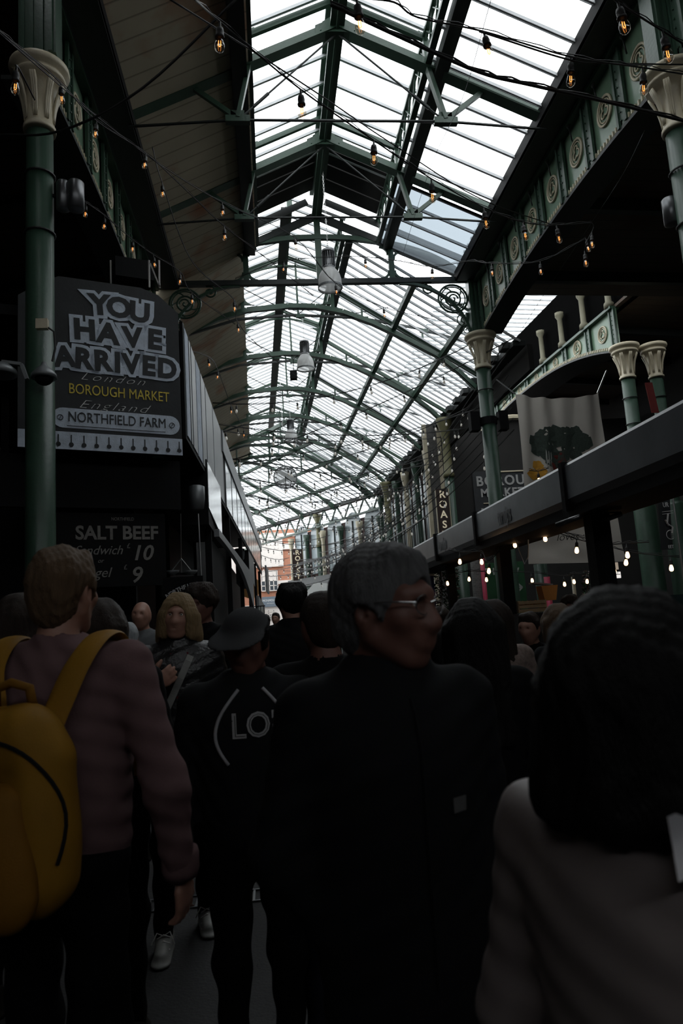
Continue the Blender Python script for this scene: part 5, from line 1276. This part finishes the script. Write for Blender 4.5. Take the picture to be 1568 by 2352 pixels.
def person(px, py, Y, face, label, top=None, legs=None, hair=None, H=None, yaw=0, pitch=0, vox=.011, arms=None, skin=SKIN, fem=False, wide=1.0, hem=.86, beard=None, feet=None, tops='shirt', shoes=None, lowcut=.0, lean=0, collar=True, handvox=None, roll=0, group=None, stop=None, hairlen=.42, hairr=.026, hairtype='short', hs=1.0, noleg=False):
    """px, py: where the top of the head is seen in the photograph; Y: distance; face: heading, 0 = away from the camera, 180 = towards it"""
    hp = atY(px, py, Y)
    H = H or hp.z / 1.75                                     # body scale from the height of the head top
    t = thing('person', label, 'person', (hp.x, hp.y, 0), R(face), group)
    k = 1.0
    sh = .185 * wide
    J = dict(L_el=(-sh - .07, -.03, 1.12), L_wr=(-sh - .075, .06, .87), R_el=(sh + .07, -.03, 1.12), R_wr=(sh + .075, .06, .87), L_an=(-.10, .0, .09), R_an=(.10, .0, .09), L_kn=(-.10, .03, .50), R_kn=(.10, .03, .50))
    if arms: J.update(arms)
    if feet: J.update(feet)
    J = {a: np.array(b, float) * H for a, b in J.items()}
    hc = np.array((0, .012 + lean, 1.632)) * H; M = rotm(yaw, pitch, roll)
    neckb = np.array((0, -.02, 1.46)) * H
    shd = {'L': np.array((-sh, -.015, 1.415)) * H, 'R': np.array((sh, -.015, 1.415)) * H}
    lo = np.array([min(-.34, *(j[0] / H - .14 for j in J.values())), min(-.24, *(j[1] / H - .1 for j in J.values())), -.02]) * H
    hi = np.array([max(.34, *(j[0] / H + .14 for j in J.values())), max(.26, *(j[1] / H + .16 for j in J.values())), 1.80]) * H
    # --- body
    B = Vol(lo, hi, vox, k=75 / H if vox > .008 else 110)
    head_prims(B, H * hs, hc, M, fem)
    hw = hc + H * hs * (M @ np.array((0, -.04, -.19)))
    B.cap(hw, neckb, .05 * H, .06 * H)
    B.cap(np.array((0, 0, 1.0)) * H, np.array((0, -.01, 1.33)) * H, .125 * H * wide, .145 * H * wide, flat=1.45)
    B.cap(neckb - np.array((0, 0, .03)) * H, np.array((0, 0, 1.33)) * H, .07 * H, .1 * H)
    for S_ in 'LR':
        s_ = -1 if S_ == 'L' else 1
        B.cap(np.array((0, -.015, 1.41)) * H, shd[S_], .05 * H, .045 * H)
        B.cap(shd[S_], J[S_ + '_el'], .040 * H, .034 * H); B.cap(J[S_ + '_el'], J[S_ + '_wr'], .035 * H, .024 * H)
        if not noleg:
            hip = np.array((s_ * .09, 0, .93)) * H; B.cap(hip, J[S_ + '_kn'], .07 * H, .045 * H); B.cap(J[S_ + '_kn'], J[S_ + '_an'], .045 * H, .032 * H)
            B.cap(J[S_ + '_an'] - np.array((0, 0, .04)) * H, J[S_ + '_an'] + np.array((s_ * .01, .11, -.055)) * H, .03 * H, .026 * H)
        d = _n(J[S_ + '_wr'] - J[S_ + '_el'])
        hm = J.get(S_ + '_hand')
        nrm = np.array((-s_ * 1.0, .1, 0)); 
        if arms and (S_ + '_nrm') in arms: nrm = np.array(arms[S_ + '_nrm'], float)
        if arms and (S_ + '_dir') in arms: d = _n(np.array(arms[S_ + '_dir'], float))
        nrm = _n(nrm - d * nrm.dot(d)); x = np.cross(nrm, d)
        B.fine = B.hand = (B.hand if getattr(B, 'hand', None) is not None else np.zeros(B.n, np.float32))
        hand_prims(B, J[S_ + '_wr'], np.stack([x * 1.0, nrm, d], 1), 1 if x[1] > 0 else -1, H, .6)
        B.fine = None
    B.k = B.k
    vmesh('body', B, skin, t)
    # --- eyes
    if vox < .009:
        m = MB(); m2 = MB()
        for s_ in (-1, 1):
            q = hc + H * hs * (M @ np.array((s_ * .030, .077, .006))); m.sphere(q, .0118 * H, 12, 8)
            q = hc + H * hs * (M @ np.array((s_ * .030, .0865, .006))); m2.sphere(q, (.0045 * H, .0035 * H, .0045 * H), 10, 6)
        obj('eye', m, EYE, t, True, local=True); obj('iris', m2, IRIS, t, True, local=True)
    def hh(p): return hc + H * hs * (M @ np.array(p, float))
    # --- hair
    if hair is not None:
        ty = hairtype; hv = max(vox * .8, .005)
        bot = -.12 - hairlen if ty == 'long' else (-.26 if ty == 'bob' else -.14)
        c0 = hc; Hl = Vol(c0 + np.array((-.22, -.28, bot)) * H * hs, c0 + np.array((.22, .22, .17)) * H * hs, hv, k=70)
        th = dict(short=.010, long=.020, bob=.018, curly=.030, cap=.004)[ty]
        Hl.ell(hh((0, -.016, .036)), np.array((.076 + th, .096 + th, .086 + th)) * H * hs, M)
        if ty in ('long', 'bob'):
            Lh = .12 if ty == 'bob' else hairlen
            for a in lin(-2.5, 2.5, 12):
                p = np.array((math.sin(a) * .083, -math.cos(a) * .088 - .012, .0)); fr = abs(a) > 2.0
                q = hh(p); e = q + np.array((math.sin(a) * .02, -.02, -(.10 if fr and ty == 'bob' else Lh))) * H * hs
                Hl.cap(q, e, hairr * H * hs, hairr * .85 * H * hs)
        elif ty == 'curly':
            rc = random.Random(int(px))
            for i in range(46):
                a = rc.uniform(0, 2 * PI); b = rc.uniform(-.15, 1.4); Hl.ell(hh((.092 * math.cos(a) * math.cos(b), -.016 + .108 * math.sin(a) * math.cos(b), .036 + .108 * math.sin(b))), np.array((.022, .022, .02)) * H * hs)
        else:
            Hl.ell(hh((0, -.055, -.035)), np.array((.066, .055, .075)) * H * hs, M)
            for s_ in (-1, 1): Hl.cap(hh((s_ * .074, .0, .03)), hh((s_ * .075, .022, -.02)), .010 * H * hs, .006 * H * hs)
            if ty != 'cap': Hl.cap(hh((-.035, .05, .098)), hh((.04, .05, .102)), .014 * H * hs)
        # keep the face, ears and neck free
        Hl.ell(hh((0, .112, -.055)), np.array((.062, .075, .118)) * H * hs, M, cut=True)
        if ty in ('short', 'curly'):
            for s_ in (-1, 1): Hl.ell(hh((s_ * .082, .0, -.045)), np.array((.03, .035, .05)) * H * hs, M, cut=True)
            Hl.ell(hh((0, -.06, -.17)), np.array((.09, .09, .06)) * H * hs, M, cut=True)
        rr3 = (px * .37) % 6
        vmesh('hair', Hl, hair, t, lambda x, y, z_: (.0028 if ty != 'curly' else .006) * np.sin(260 * x + 3 * np.sin(30 * z_ + rr3)) * np.sin(240 * y + 2 * np.sin(25 * z_)) + .004 * np.sin(70 * x + 9 * z_) * np.sin(60 * y + 5 * z_))
    # --- top
    if top is not None:
        T = Vol(lo, hi, vox, k=55 / H)
        f = 1.0 if tops == 'shirt' else 1.08
        T.cap(np.array((0, 0, hem + .14)) * H, np.array((0, -.005, 1.30)) * H, .165 * H * wide * f, .180 * H * wide * f, flat=1.38)
        T.cap(np.array((-.10 * wide, -.01, 1.37)) * H, np.array((.10 * wide, -.01, 1.37)) * H, .085 * H * f, .085 * H * f)
        T.cap(neckb + np.array((0, .0, .0)) * H, neckb - np.array((0, 0, .06)) * H, .068 * H, .09 * H)
        for S_ in 'LR':
            T.cap(neckb + np.array((0, 0, -.02)) * H, shd[S_] * np.array((.9, 1, 1)), .052 * H * f, .054 * H * f)
            T.cap(shd[S_], J[S_ + '_el'], .060 * H * f, .052 * H * f); T.cap(J[S_ + '_el'], J[S_ + '_wr'] - (J[S_ + '_wr'] - J[S_ + '_el']) * .06, .052 * H * f, .042 * H * f)
        if tops == 'jacket' and collar:
            for a in lin(0, 2 * PI, 10)[:-1]:
                T.cap(neckb + np.array((math.cos(a) * .068, math.sin(a) * .066, -.015)) * H, neckb + np.array((math.cos(a) * .074, math.sin(a) * .070, .045)) * H, .017 * H, .012 * H)
        T.cap(neckb + np.array((0, .0, .03)) * H, neckb + np.array((0, .02, .12)) * H, .058 * H, .075 * H, cut=True)
        T.ell(np.array((0, 0, hem - .5)) * H, np.array((3, 3, .5)) * H, cut=False) if False else None
        zc = hem * H; kz = int((zc - T.lo[2]) / T.v); ix = np.abs(T.ax[0]) < .20 * H * wide * f
        T.acc[np.ix_(ix, np.ones(T.n[1], bool), np.arange(T.n[2]) < kz)] = 0
        s0 = (px * .13) % 6
        vmesh('jacket' if tops == 'jacket' else 'top', T, top, t,
              lambda x, y, z_: .0025 * np.sin(60 * z_ + 9 * np.sin(11 * x + s0) + 6 * np.sin(9 * y)) * np.clip(np.sin(7 * x + 5 * z_ + s0) + np.sin(9 * z_) * .6, 0, 1) + .0018 * np.sin(95 * z_ + 40 * x + s0))
    if legs is not None and not noleg:
        Lg = Vol(lo * np.array((1, 1, 1)), hi * np.array((1, 1, .6)), vox, k=60 / H)
        Lg.cap(np.array((0, -.005, 1.0)) * H, np.array((0, -.01, .93)) * H, .135 * H * wide, .145 * H * wide, flat=1.25)
        for S_ in 'LR':
            s_ = -1 if S_ == 'L' else 1
            Lg.cap(np.array((s_ * .09, -.01, .90)) * H, J[S_ + '_kn'], .092 * H, .062 * H); Lg.cap(J[S_ + '_kn'], J[S_ + '_an'], .062 * H, .048 * H)
        vmesh('trousers', Lg, legs, t, lambda x, y, z_: .004 * np.sin(40 * z_ + 6 * np.sin(12 * x)))
        for S_ in 'LR':
            s_ = -1 if S_ == 'L' else 1; an = J[S_ + '_an']
            Sv = Vol(an - np.array((.08, .12, .12)) * H, an + np.array((.10, .24, .08)) * H, min(vox, .007), k=90)
            g0 = -an[2] / H
            Sv.cap(an + np.array((0, -.02, .0)) * H, an + np.array((0, -.03, g0 + .045)) * H, .043 * H, .040 * H); Sv.cap(an + np.array((0, .0, -.03)) * H, an + np.array((s_ * .01, .14, g0 + .035)) * H, .042 * H, .034 * H)
            Sv.cap(an + np.array((0, -.04, g0 + .012)) * H, an + np.array((s_ * .012, .155, g0 + .012)) * H, .042 * H, .042 * H, flat=3.2, axis=(0, 0, 1))
            so = vmesh('shoe', Sv, shoes or fabric('dark shoe leather', (.02, .018, .016), .5), t)
            if shoes is not None:
                lm = MB()
                for q in range(4):
                    b = an + np.array((0, .045 + .028 * q, -.0 - .017 * q)) * H
                    lm.tube([b + np.array((-.028, 0, -.006)), b + np.array((0, .012, .012)), b + np.array((.028, .002, -.006))], .004, 5)
                b = an + np.array((0, .05, .005)) * H; lm.tube([b, b + np.array((.03, .01, .02)), b + np.array((.055, .03, -.02))], .003, 5); lm.tube([b, b + np.array((-.03, .01, .02)), b + np.array((-.05, .03, -.03))], .003, 5)
                obj('laces', lm, WHITEL, so, local=True)
    return t, dict(H=H, hc=hc, M=M, J=J, hh=hh, neck=neckb, lo=lo, hi=hi)
def cap_on(t, I, m, brim=True, name='cap', f=1.0):
    H = I['H']; hh = I['hh']; M = I['M']; V_ = Vol(I['hc'] - .26 * H, I['hc'] + .28 * H, .006, k=90)
    V_.ell(hh((0, -.012, .045)), np.array((.090, .108, .088)) * H, M)
    V_.ell(hh((0, -.012, -.03)), np.array((.2, .2, .062)) * H, M, cut=True)
    if brim: V_.cap(hh((-.035, .09, .045)), hh((.035, .09, .045)), .048 * H, .048 * H, flat=7, axis=M @ np.array((0, .25, 1.0))); V_.cap(hh((-.03, .13, .033)), hh((.03, .13, .033)), .040 * H, .040 * H, flat=8, axis=M @ np.array((0, .25, 1.0)))
    return vmesh(name, V_, m, t)
def project(body, pts, d):
    """lay local points on the surface of a part along direction d"""
    bm_ = BVHTree.FromPolygons([v.co.copy() for v in body.data.vertices], [tuple(p.vertices) for p in body.data.polygons]); out = []
    for p in pts:
        h = bm_.ray_cast(Vector(p) - Vector(d) * 1.0, Vector(d)); out.append(h[0] if h[0] is not None else Vector(p))
    return out
def part(t, nm): return [c for c in t.children if c.name.split('.')[0] == nm][0]

BLK1 = fabric('near black cloth', (.003, .003, .0034)); BLK2 = fabric('charcoal cloth', (.0075, .008, .009)); NAVYC = fabric('dark navy cloth', (.012, .014, .022))
LEATHER = mat('black leather', (.008, .008, .009), .36, var=.3, scale=10, bump=.3, bscale=50)
DEN = fabric('dark denim', (.007, .008, .013)); HBLACK = hairm('black hair', (.0025, .0022, .0022)); HBROWN = hairm('dark brown hair', (.022, .014, .010))
HGREY = hairm('grey hair', (.10, .10, .102)); HBLOND = hairm('blonde hair', (.22, .15, .075)); HSAND = hairm('sandy brown hair', (.10, .062, .034)); HWHITE = hairm('white hair', (.3, .32, .33))

# 1 man with yellow backpack, seen from behind
t, I = person(140, 1264, 2.12, -14, 'person seen from behind in a pink sweater carrying a yellow backpack, left foreground', fabric('dusty pink knit', (.13, .078, .08)), BLK1, HSAND, yaw=-4, vox=.0056, wide=1.13, hem=.80, arms=dict(L_el=(-.30, -.04, 1.10), L_wr=(-.30, .05, .86), R_el=(.31, -.03, 1.10), R_wr=(.315, .04, .86)), skin=SKIN)
H = I['H']
YEL = fabric('mustard yellow nylon', (.24, .12, .012), .6); YEL2 = fabric('darker mustard nylon', (.17, .078, .008), .65)
bpk = thing('backpack', 'mustard yellow backpack worn on the back of the person in pink, left foreground', 'backpack', t.location + Vector((0, 0, .9 * H)), t.rotation_euler.z)
def bpp(p): return np.array(p, float) * H - np.array((0, 0, .9 * H))
V_ = Vol(bpp((-.26, -.42, .80)), bpp((.26, -.02, 1.46)), .0065, k=60)
for x in (-.085, .085):
    V_.cap(bpp((x, -.245, .95)), bpp((x, -.235, 1.20)), .088 * H, .080 * H)
V_.cap(bpp((-.04, -.235, 1.26)), bpp((.04, -.235, 1.26)), .085 * H)
V_.ell(bpp((0, -.06, 1.1)), np.array((.3, .10, .5)) * H, cut=True)
bag = vmesh('bag_body', V_, YEL, bpk, lambda x, y, z_: .004 * np.sin(22 * z_ + 9 * x) + .002 * np.sin(60 * x + 20 * z_))
V_ = Vol(bpp((-.22, -.46, .80)), bpp((.22, -.1, 1.30)), .0065, k=60)
for x in (-.055, .055): V_.cap(bpp((x, -.33, .93)), bpp((x * .6, -.315, 1.12)), .072 * H, .055 * H, flat=1.5)
vmesh('front_pocket', V_, YEL2, bpk, lambda x, y, z_: .003 * np.sin(30 * z_ + 14 * x))
pk = project(bag, [bpp((.165 * math.sin(a), 0, 1.06 + .21 * math.cos(a))) for a in lin(-1.9, 1.9, 30)], (0, 1, 0))
obj('zip', MB().tube([p - Vector((0, .003, 0)) for p in pk], .005, 5), BLK2, bpk, local=True)
for s_ in (-1, 1):
    P_ = smooth_pts([bpp((s_ * x * 1.08, y, z_)) for (x, y, z_) in ((.06, -.20, 1.25), (.085, -.17, 1.34), (.112, -.135, 1.43), (.125, -.055, 1.495), (.13, .03, 1.50), (.135, .105, 1.42), (.15, .15, 1.28), (.17, .13, 1.10))], 5)
    g_ = []
    for i_, p in enumerate(P_):
        d = (P_[min(i_ + 1, len(P_) - 1)] - P_[max(i_ - 1, 0)]).normalized(); w_ = Vector((1, 0, 0)); w_ = (w_ - d * w_.dot(d)).normalized(); n_ = w_.cross(d)
        g_.append([p + w_ * (.036 * H * math.cos(a)) + n_ * (.010 * H * math.sin(a)) for a in lin(0, 2 * PI, 12)])
    obj('shoulder_strap', MB().sheet(g_), YEL, bpk, True, local=True)
obj('grab_handle', MB().tube([Vector(bpp(p)) for p in ((-.05, -.22, 1.33), (-.045, -.23, 1.385), (0, -.235, 1.40), (.045, -.23, 1.385), (.05, -.22, 1.33))], .012, 8), YEL2, bpk, True, local=True)
q = bpp((0, -.40, .91)); obj('badge', MB().box(q + np.array((0, 0, 0)), (.10, .012, .03)), fabric('brown badge', (.12, .07, .03)), bpk, local=True)
sw = part(t, 'top'); obj('wrist_cuff', MB().lathe([(.044 * H, -.03), (.050 * H, -.01), (.050 * H, .03), (.046 * H, .045)], I['J']['R_wr'] + np.array((0, 0, .02)), 16), MATS['dusty pink knit'], sw, True, local=True)

# 2 grey haired man with glasses, coming towards the camera
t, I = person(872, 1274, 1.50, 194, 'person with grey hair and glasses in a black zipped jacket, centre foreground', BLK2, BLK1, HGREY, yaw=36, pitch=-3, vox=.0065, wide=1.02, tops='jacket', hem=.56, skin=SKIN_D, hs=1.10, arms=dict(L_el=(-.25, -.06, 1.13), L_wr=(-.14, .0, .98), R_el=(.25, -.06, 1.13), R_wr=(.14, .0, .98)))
H = I['H']; hh = I['hh']
g = MB(); gl = MB()
for s_ in (-1, 1):
    c = [hh((s_ * (.032 + .024 * math.cos(a)), .106 - .006 * abs(math.cos(a)) , .003 + .019 * math.sin(a))) for a in lin(0, 2 * PI, 22)[:-1]]
    g.tube(c, .0016, 5, True); gl.add([hh((s_ * .032, .107, .003))] + c, [(0, 1 + i, 1 + (i + 1) % len(c)) for i in range(len(c))])
    g.tube([hh((s_ * .056, .10, .008)), hh((s_ * .080, .06, .010)), hh((s_ * .086, -.005, .008)), hh((s_ * .086, -.025, -.01))], .002, 5)
g.tube([hh((-.010, .108, .008)), hh((0, .112, .011)), hh((.010, .108, .008))], .0018, 5)
fr = obj('glasses', g, mat('silver wire', (.35, .35, .35), .25, metal=.9, bump=0), t, local=True); obj('lens', gl, mat_glass('spectacle lens', (.93, .93, .93), .12), fr, local=True)
jk = part(t, 'jacket')
zp = project(jk, [np.array((0, 0, h)) * H for h in lin(1.44, .9, 20)], (0, -1, 0)); obj('zip', MB().tube([p + Vector((0, .003, 0)) for p in zp], .003, 5), BLK2, jk, local=True)
zp = project(jk, [np.array((.02 + .12 * f, 0, 1.30 - .02 * f)) * H for f in lin(0, 1, 6)], (0, -1, 0)); 
lg = project(jk, [np.array((-.10 + dx, 0, 1.21 + dz)) * H for dx, dz in ((0, 0), (.035, 0), (.035, .03), (0, .03))], (0, -1, 0)); obj('chest_logo', MB().add([p + Vector((0, .004, 0)) for p in lg], [(0, 1, 2, 3)]), fabric('pale grey print', (.09, .09, .09)), jk, local=True)

# 3 woman with black hair close at the right
PJ = mat('pale pink grey satin', (.22, .185, .18), .5, var=.22, scale=5, bump=.1, bscale=20)
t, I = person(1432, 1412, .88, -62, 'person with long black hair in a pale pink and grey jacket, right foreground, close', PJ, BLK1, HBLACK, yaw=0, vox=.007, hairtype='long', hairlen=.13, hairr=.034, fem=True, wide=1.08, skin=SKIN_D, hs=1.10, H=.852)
H = I['H']
obj('pendant_earring', MB().sphere(I['hh']((.083, 0, -.06)), .007, 8, 6), mat('gold metal', (.6, .4, .1), .3, metal=1), t, True, local=True)

inv = (Matrix.Translation(t.location) @ Matrix.Rotation(t.rotation_euler.z, 4, 'Z')).inverted()
g_ = []
for i_ in range(7):
    f_ = i_ / 6; row = []
    for u_, v_ in ((1532, 1876), (1550, 1868), (1585, 1880)):
        q_ = atY(u_ + 26 * f_, v_ + 150 * f_, .70 + .03 * math.sin(f_ * 3) + (u_ - 1532) * .0006); row.append(inv @ q_)
    g_.append(row)
obj('shirt_collar', MB().sheet(g_), mat('white shirt cloth', (.6, .6, .62), .8), t, True, local=True)
# 4 woman with long black hair, back view
person(1080, 1384, 2.55, 8, 'person with long straight black hair seen from behind, right of the grey haired man', BLK1, BLK1, HBLACK, vox=.009, hairtype='long', hairr=.036, fem=True, wide=.95)
# 5 man in a cap with lettered sweatshirt
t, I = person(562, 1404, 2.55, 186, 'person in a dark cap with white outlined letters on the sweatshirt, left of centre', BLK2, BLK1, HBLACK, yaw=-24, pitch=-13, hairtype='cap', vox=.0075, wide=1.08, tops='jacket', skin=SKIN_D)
cap_on(t, I, fabric('charcoal cap cloth', (.035, .036, .038)))
H = I['H']; jk = part(t, 'jacket')
tx = text('LOND', .11, mat('white outline print', (.30, .30, .30), .7), (0, 0, 0), (-1, 0, 0), (0, 0, 1), None, 'lettering', extrude=0, sx=.9, local=True, offset=.002)
vs = [v.co.copy() for v in tx.data.vertices]
pr = project(jk, [Vector((v.x - .07, 0, v.z + 1.33 * H)) for v in vs], (0, -1, 0))
for v, p in zip(tx.data.vertices, pr): v.co = p + Vector((0, .005, 0))
tx.parent = jk; tx2 = text('LOND', .108, BLK1, (0, 0, 0), (-1, 0, 0), (0, 0, 1), None, 'lettering', extrude=0, sx=.9, local=True, offset=-.004)
pr = project(jk, [Vector((v.co.x - .07, 0, v.co.z + 1.33 * H)) for v in tx2.data.vertices], (0, -1, 0))
for v, p in zip(tx2.data.vertices, pr): v.co = p + Vector((0, .0075, 0))
tx2.parent = jk
for s_ in (-1, 1):
    pp = project(jk, [np.array((s_ * (.045 + .09 * math.sin(f * 2.6)), 0, 1.46 - .26 * f)) * H for f in lin(0, 1, 14)], (0, -1, 0))
    obj('pale_trim', MB().tube([p + Vector((0, .004, 0)) for p in pp], .006, 5), mat('pale trim cloth', (.30, .30, .31), .7), jk, True, local=True)
# 6 blonde woman in leather jacket, full length, hand raised
t, I = person(408, 1368, 3.95, 186, 'person with blonde bob, black leather jacket and white sneakers, hand at the chest', LEATHER, BLK1, HBLOND, yaw=-8, pitch=4, roll=-4, vox=.0065, hairtype='bob', fem=True, wide=.92, tops='jacket', hem=.92,
                  arms=dict(R_el=(.28, .08, 1.14), R_wr=(.14, .22, 1.28), R_dir=(-.8, .1, .45), R_nrm=(.1, -1, .2), L_el=(-.25, -.04, 1.13), L_wr=(-.24, .10, .92)),
                  feet=dict(L_an=(-.10, -.06, .09), L_kn=(-.10, .0, .5), R_an=(.11, .20, .09), R_kn=(.10, .14, .5)), shoes=mat('white sneaker leather', (.30, .30, .28), .5))
H = I['H']; jk = part(t, 'jacket')
pp = project(jk, [np.array((-.06 + .22 * f, 0, 1.42 - .45 * f)) * H for f in lin(0, 1, 16)], (0, -1, 0))
bag6 = obj('cross_body_strap', MB().strip([p + Vector((0, .008, 0)) for p in pp], .035, .006, (0, 1, 0)), mat('pale grey strap', (.20, .20, .19), .7), t, local=True)
pp = project(jk, [np.array((x, 0, z_)) * H for x, z_ in ((-.05, 1.44), (.05, 1.44), (.02, 1.20), (-.02, 1.20))], (0, -1, 0))
obj('red_top', MB().add([p + Vector((0, .004, 0)) for p in pp], [(0, 1, 2, 3)]), fabric('dark red cloth', (.08, .012, .018)), t, local=True)
# 7 brown long haired woman behind the backpack man
person(232, 1384, 2.95, 6, 'person with long brown hair in dark clothes just right of the pink sweater', BLK1, BLK1, HBROWN, vox=.010, hairtype='long', fem=True, yaw=-30)
# 8 tall man with curly hair silhouetted against the street
person(668, 1352, 5.4, 8, 'tall person with curly black hair seen from behind against the bright street', BLK2, BLK1, HBLACK, vox=.010, hairtype='curly', tops='jacket', yaw=14, wide=1.05)
rest = [
 (325, 1382, 7.0, 172, 'bald person in a grey t-shirt beyond the people on the left', fabric('mid grey cotton', (.10, .105, .11)), None, 'short', SKIN, 0),
 (463, 1352, 5.6, 150, 'person with bushy dark hair directly behind the blonde person', BLK1, HBROWN, 'curly', SKIN_D, 0),
 (290, 1432, 5.2, 20, 'person with short white hair between the brown haired person and the bald one', BLK2, HWHITE, 'short', SKIN, 0),
 (38, 1372, 3.4, 40, 'person with dark hair at the left edge behind the pink sweater', BLK1, HBROWN, 'bob', SKIN_D, 0),
 (738, 1364, 2.7, 12, 'person in black half hidden behind the grey haired man on his left', BLK1, HBROWN, 'short', SKIN_D, 0),
 (608, 1412, 12.0, 10, 'small dark haired person far off beside the street end, left', BLK1, HBLACK, 'short', SKIN, 0),
 (633, 1408, 16.0, 160, 'small distant person in front of the blue shop sign', BLK2, HBROWN, 'short', SKIN, 0),
 (703, 1400, 11.0, 200, 'distant person with grey hair right of the tall curly haired silhouette', BLK2, HGREY, 'short', SKIN, 0),
 (1128, 1384, 3.9, 14, 'person with dark hair and pale lace sleeve behind the long black hair', mat('pale lace cloth', (.20, .15, .13), .9, var=.6, scale=60, bump=.5), HBROWN, 'long', SKIN_D, 20),
 (1212, 1408, 5.0, 165, 'young person with tied dark hair looking down in the crowd, right of centre', BLK1, HBROWN, 'short', SKIN, -30),
 (1278, 1392, 4.2, 20, 'person with wavy blonde brown hair beside the large black head', BLK2, HSAND, 'bob', SKIN, 0),
 (1345, 1366, 7.5, 190, 'person with light brown hair behind the thick black post', BLK1, HSAND, 'short', SKIN, 0),
 (1308, 1374, 8.2, 150, 'dark haired person with sunglasses left of the thick black post', BLK2, HBROWN, 'curly', SKIN_D, 0),
 (1474, 1352, 10.5, 170, 'person in a pale blue cap at the far stall on the right', mat('pale blue cloth', (.16, .2, .24), .9), HBROWN, 'short', SKIN, 0),
 (1493, 1364, 9.4, 200, 'dark haired person next to the pale blue cap, far right', BLK1, HBROWN, 'short', SKIN, 0),
 (985, 1440, 3.3, 60, 'person in black holding a plate behind the grey haired man on the right', BLK2, HBLACK, 'short', SKIN_D, 0),
 (1010, 1395, 6.5, 30, 'person in dark clothes before the navy sign', BLK1, HBROWN, 'short', SKIN_D, 0),
]
for i, (px, py, Y, f, lb, tm, hm, ht, sk, yw) in enumerate(rest):
    a = None
    if 'plate' in lb: a = dict(R_el=(.24, .05, 1.12), R_wr=(.12, .24, 1.14), L_el=(-.24, .05, 1.12), L_wr=(-.10, .24, 1.14))
    t, I = person(px, py, Y, f, lb, tm, BLK1 if i % 2 else DEN, hm, vox=.011 if Y < 6 else .014, hairtype=ht, yaw=yw, pitch=-8 if 'looking down' in lb else 0, fem=(ht in ('bob', 'long') or 'tied' in lb), skin=sk, arms=a)
    if 'cap' in lb: cap_on(t, I, mat('pale blue cap cloth', (.3, .38, .42), .8))
    if 'plate' in lb:
        w = t.matrix_world if False else Matrix.Translation(t.location) @ Matrix.Rotation(t.rotation_euler.z, 4, 'Z')
        c = w @ Vector(np.array((0, .34, 1.17)) * I['H'])
        tt = thing('plate', 'pale paper plate of food held beside the grey haired man, right', 'plate', c); obj('rim', MB().lathe([(.06, 0), (.10, .012), (.115, .022), (.112, .026), (.06, .008)], c, 24), WHITEL, tt, True)
        obj('food', MB().sphere(c + Vector((0, 0, .02)), (.05, .06, .02), 10, 6), mat('browned food', (.25, .14, .05), .7), tt, True)
# floor grating between the shop front and the crowd
g = atY(420, 2117, 4.1); gy = 4.35
m = MB()
for k in range(38): m.box((-1.3 + k * .045, gy, .004), (.012, .16, .008))
m.span((-1.33, gy - .09, 0), (.42, gy - .08, .010)); m.span((-1.33, gy + .08, 0), (.42, gy + .09, .010))
one('drain_grating', m, STEEL if False else GREYM, 'narrow metal drain grating across the dark floor by the white sneakers', 'grating')
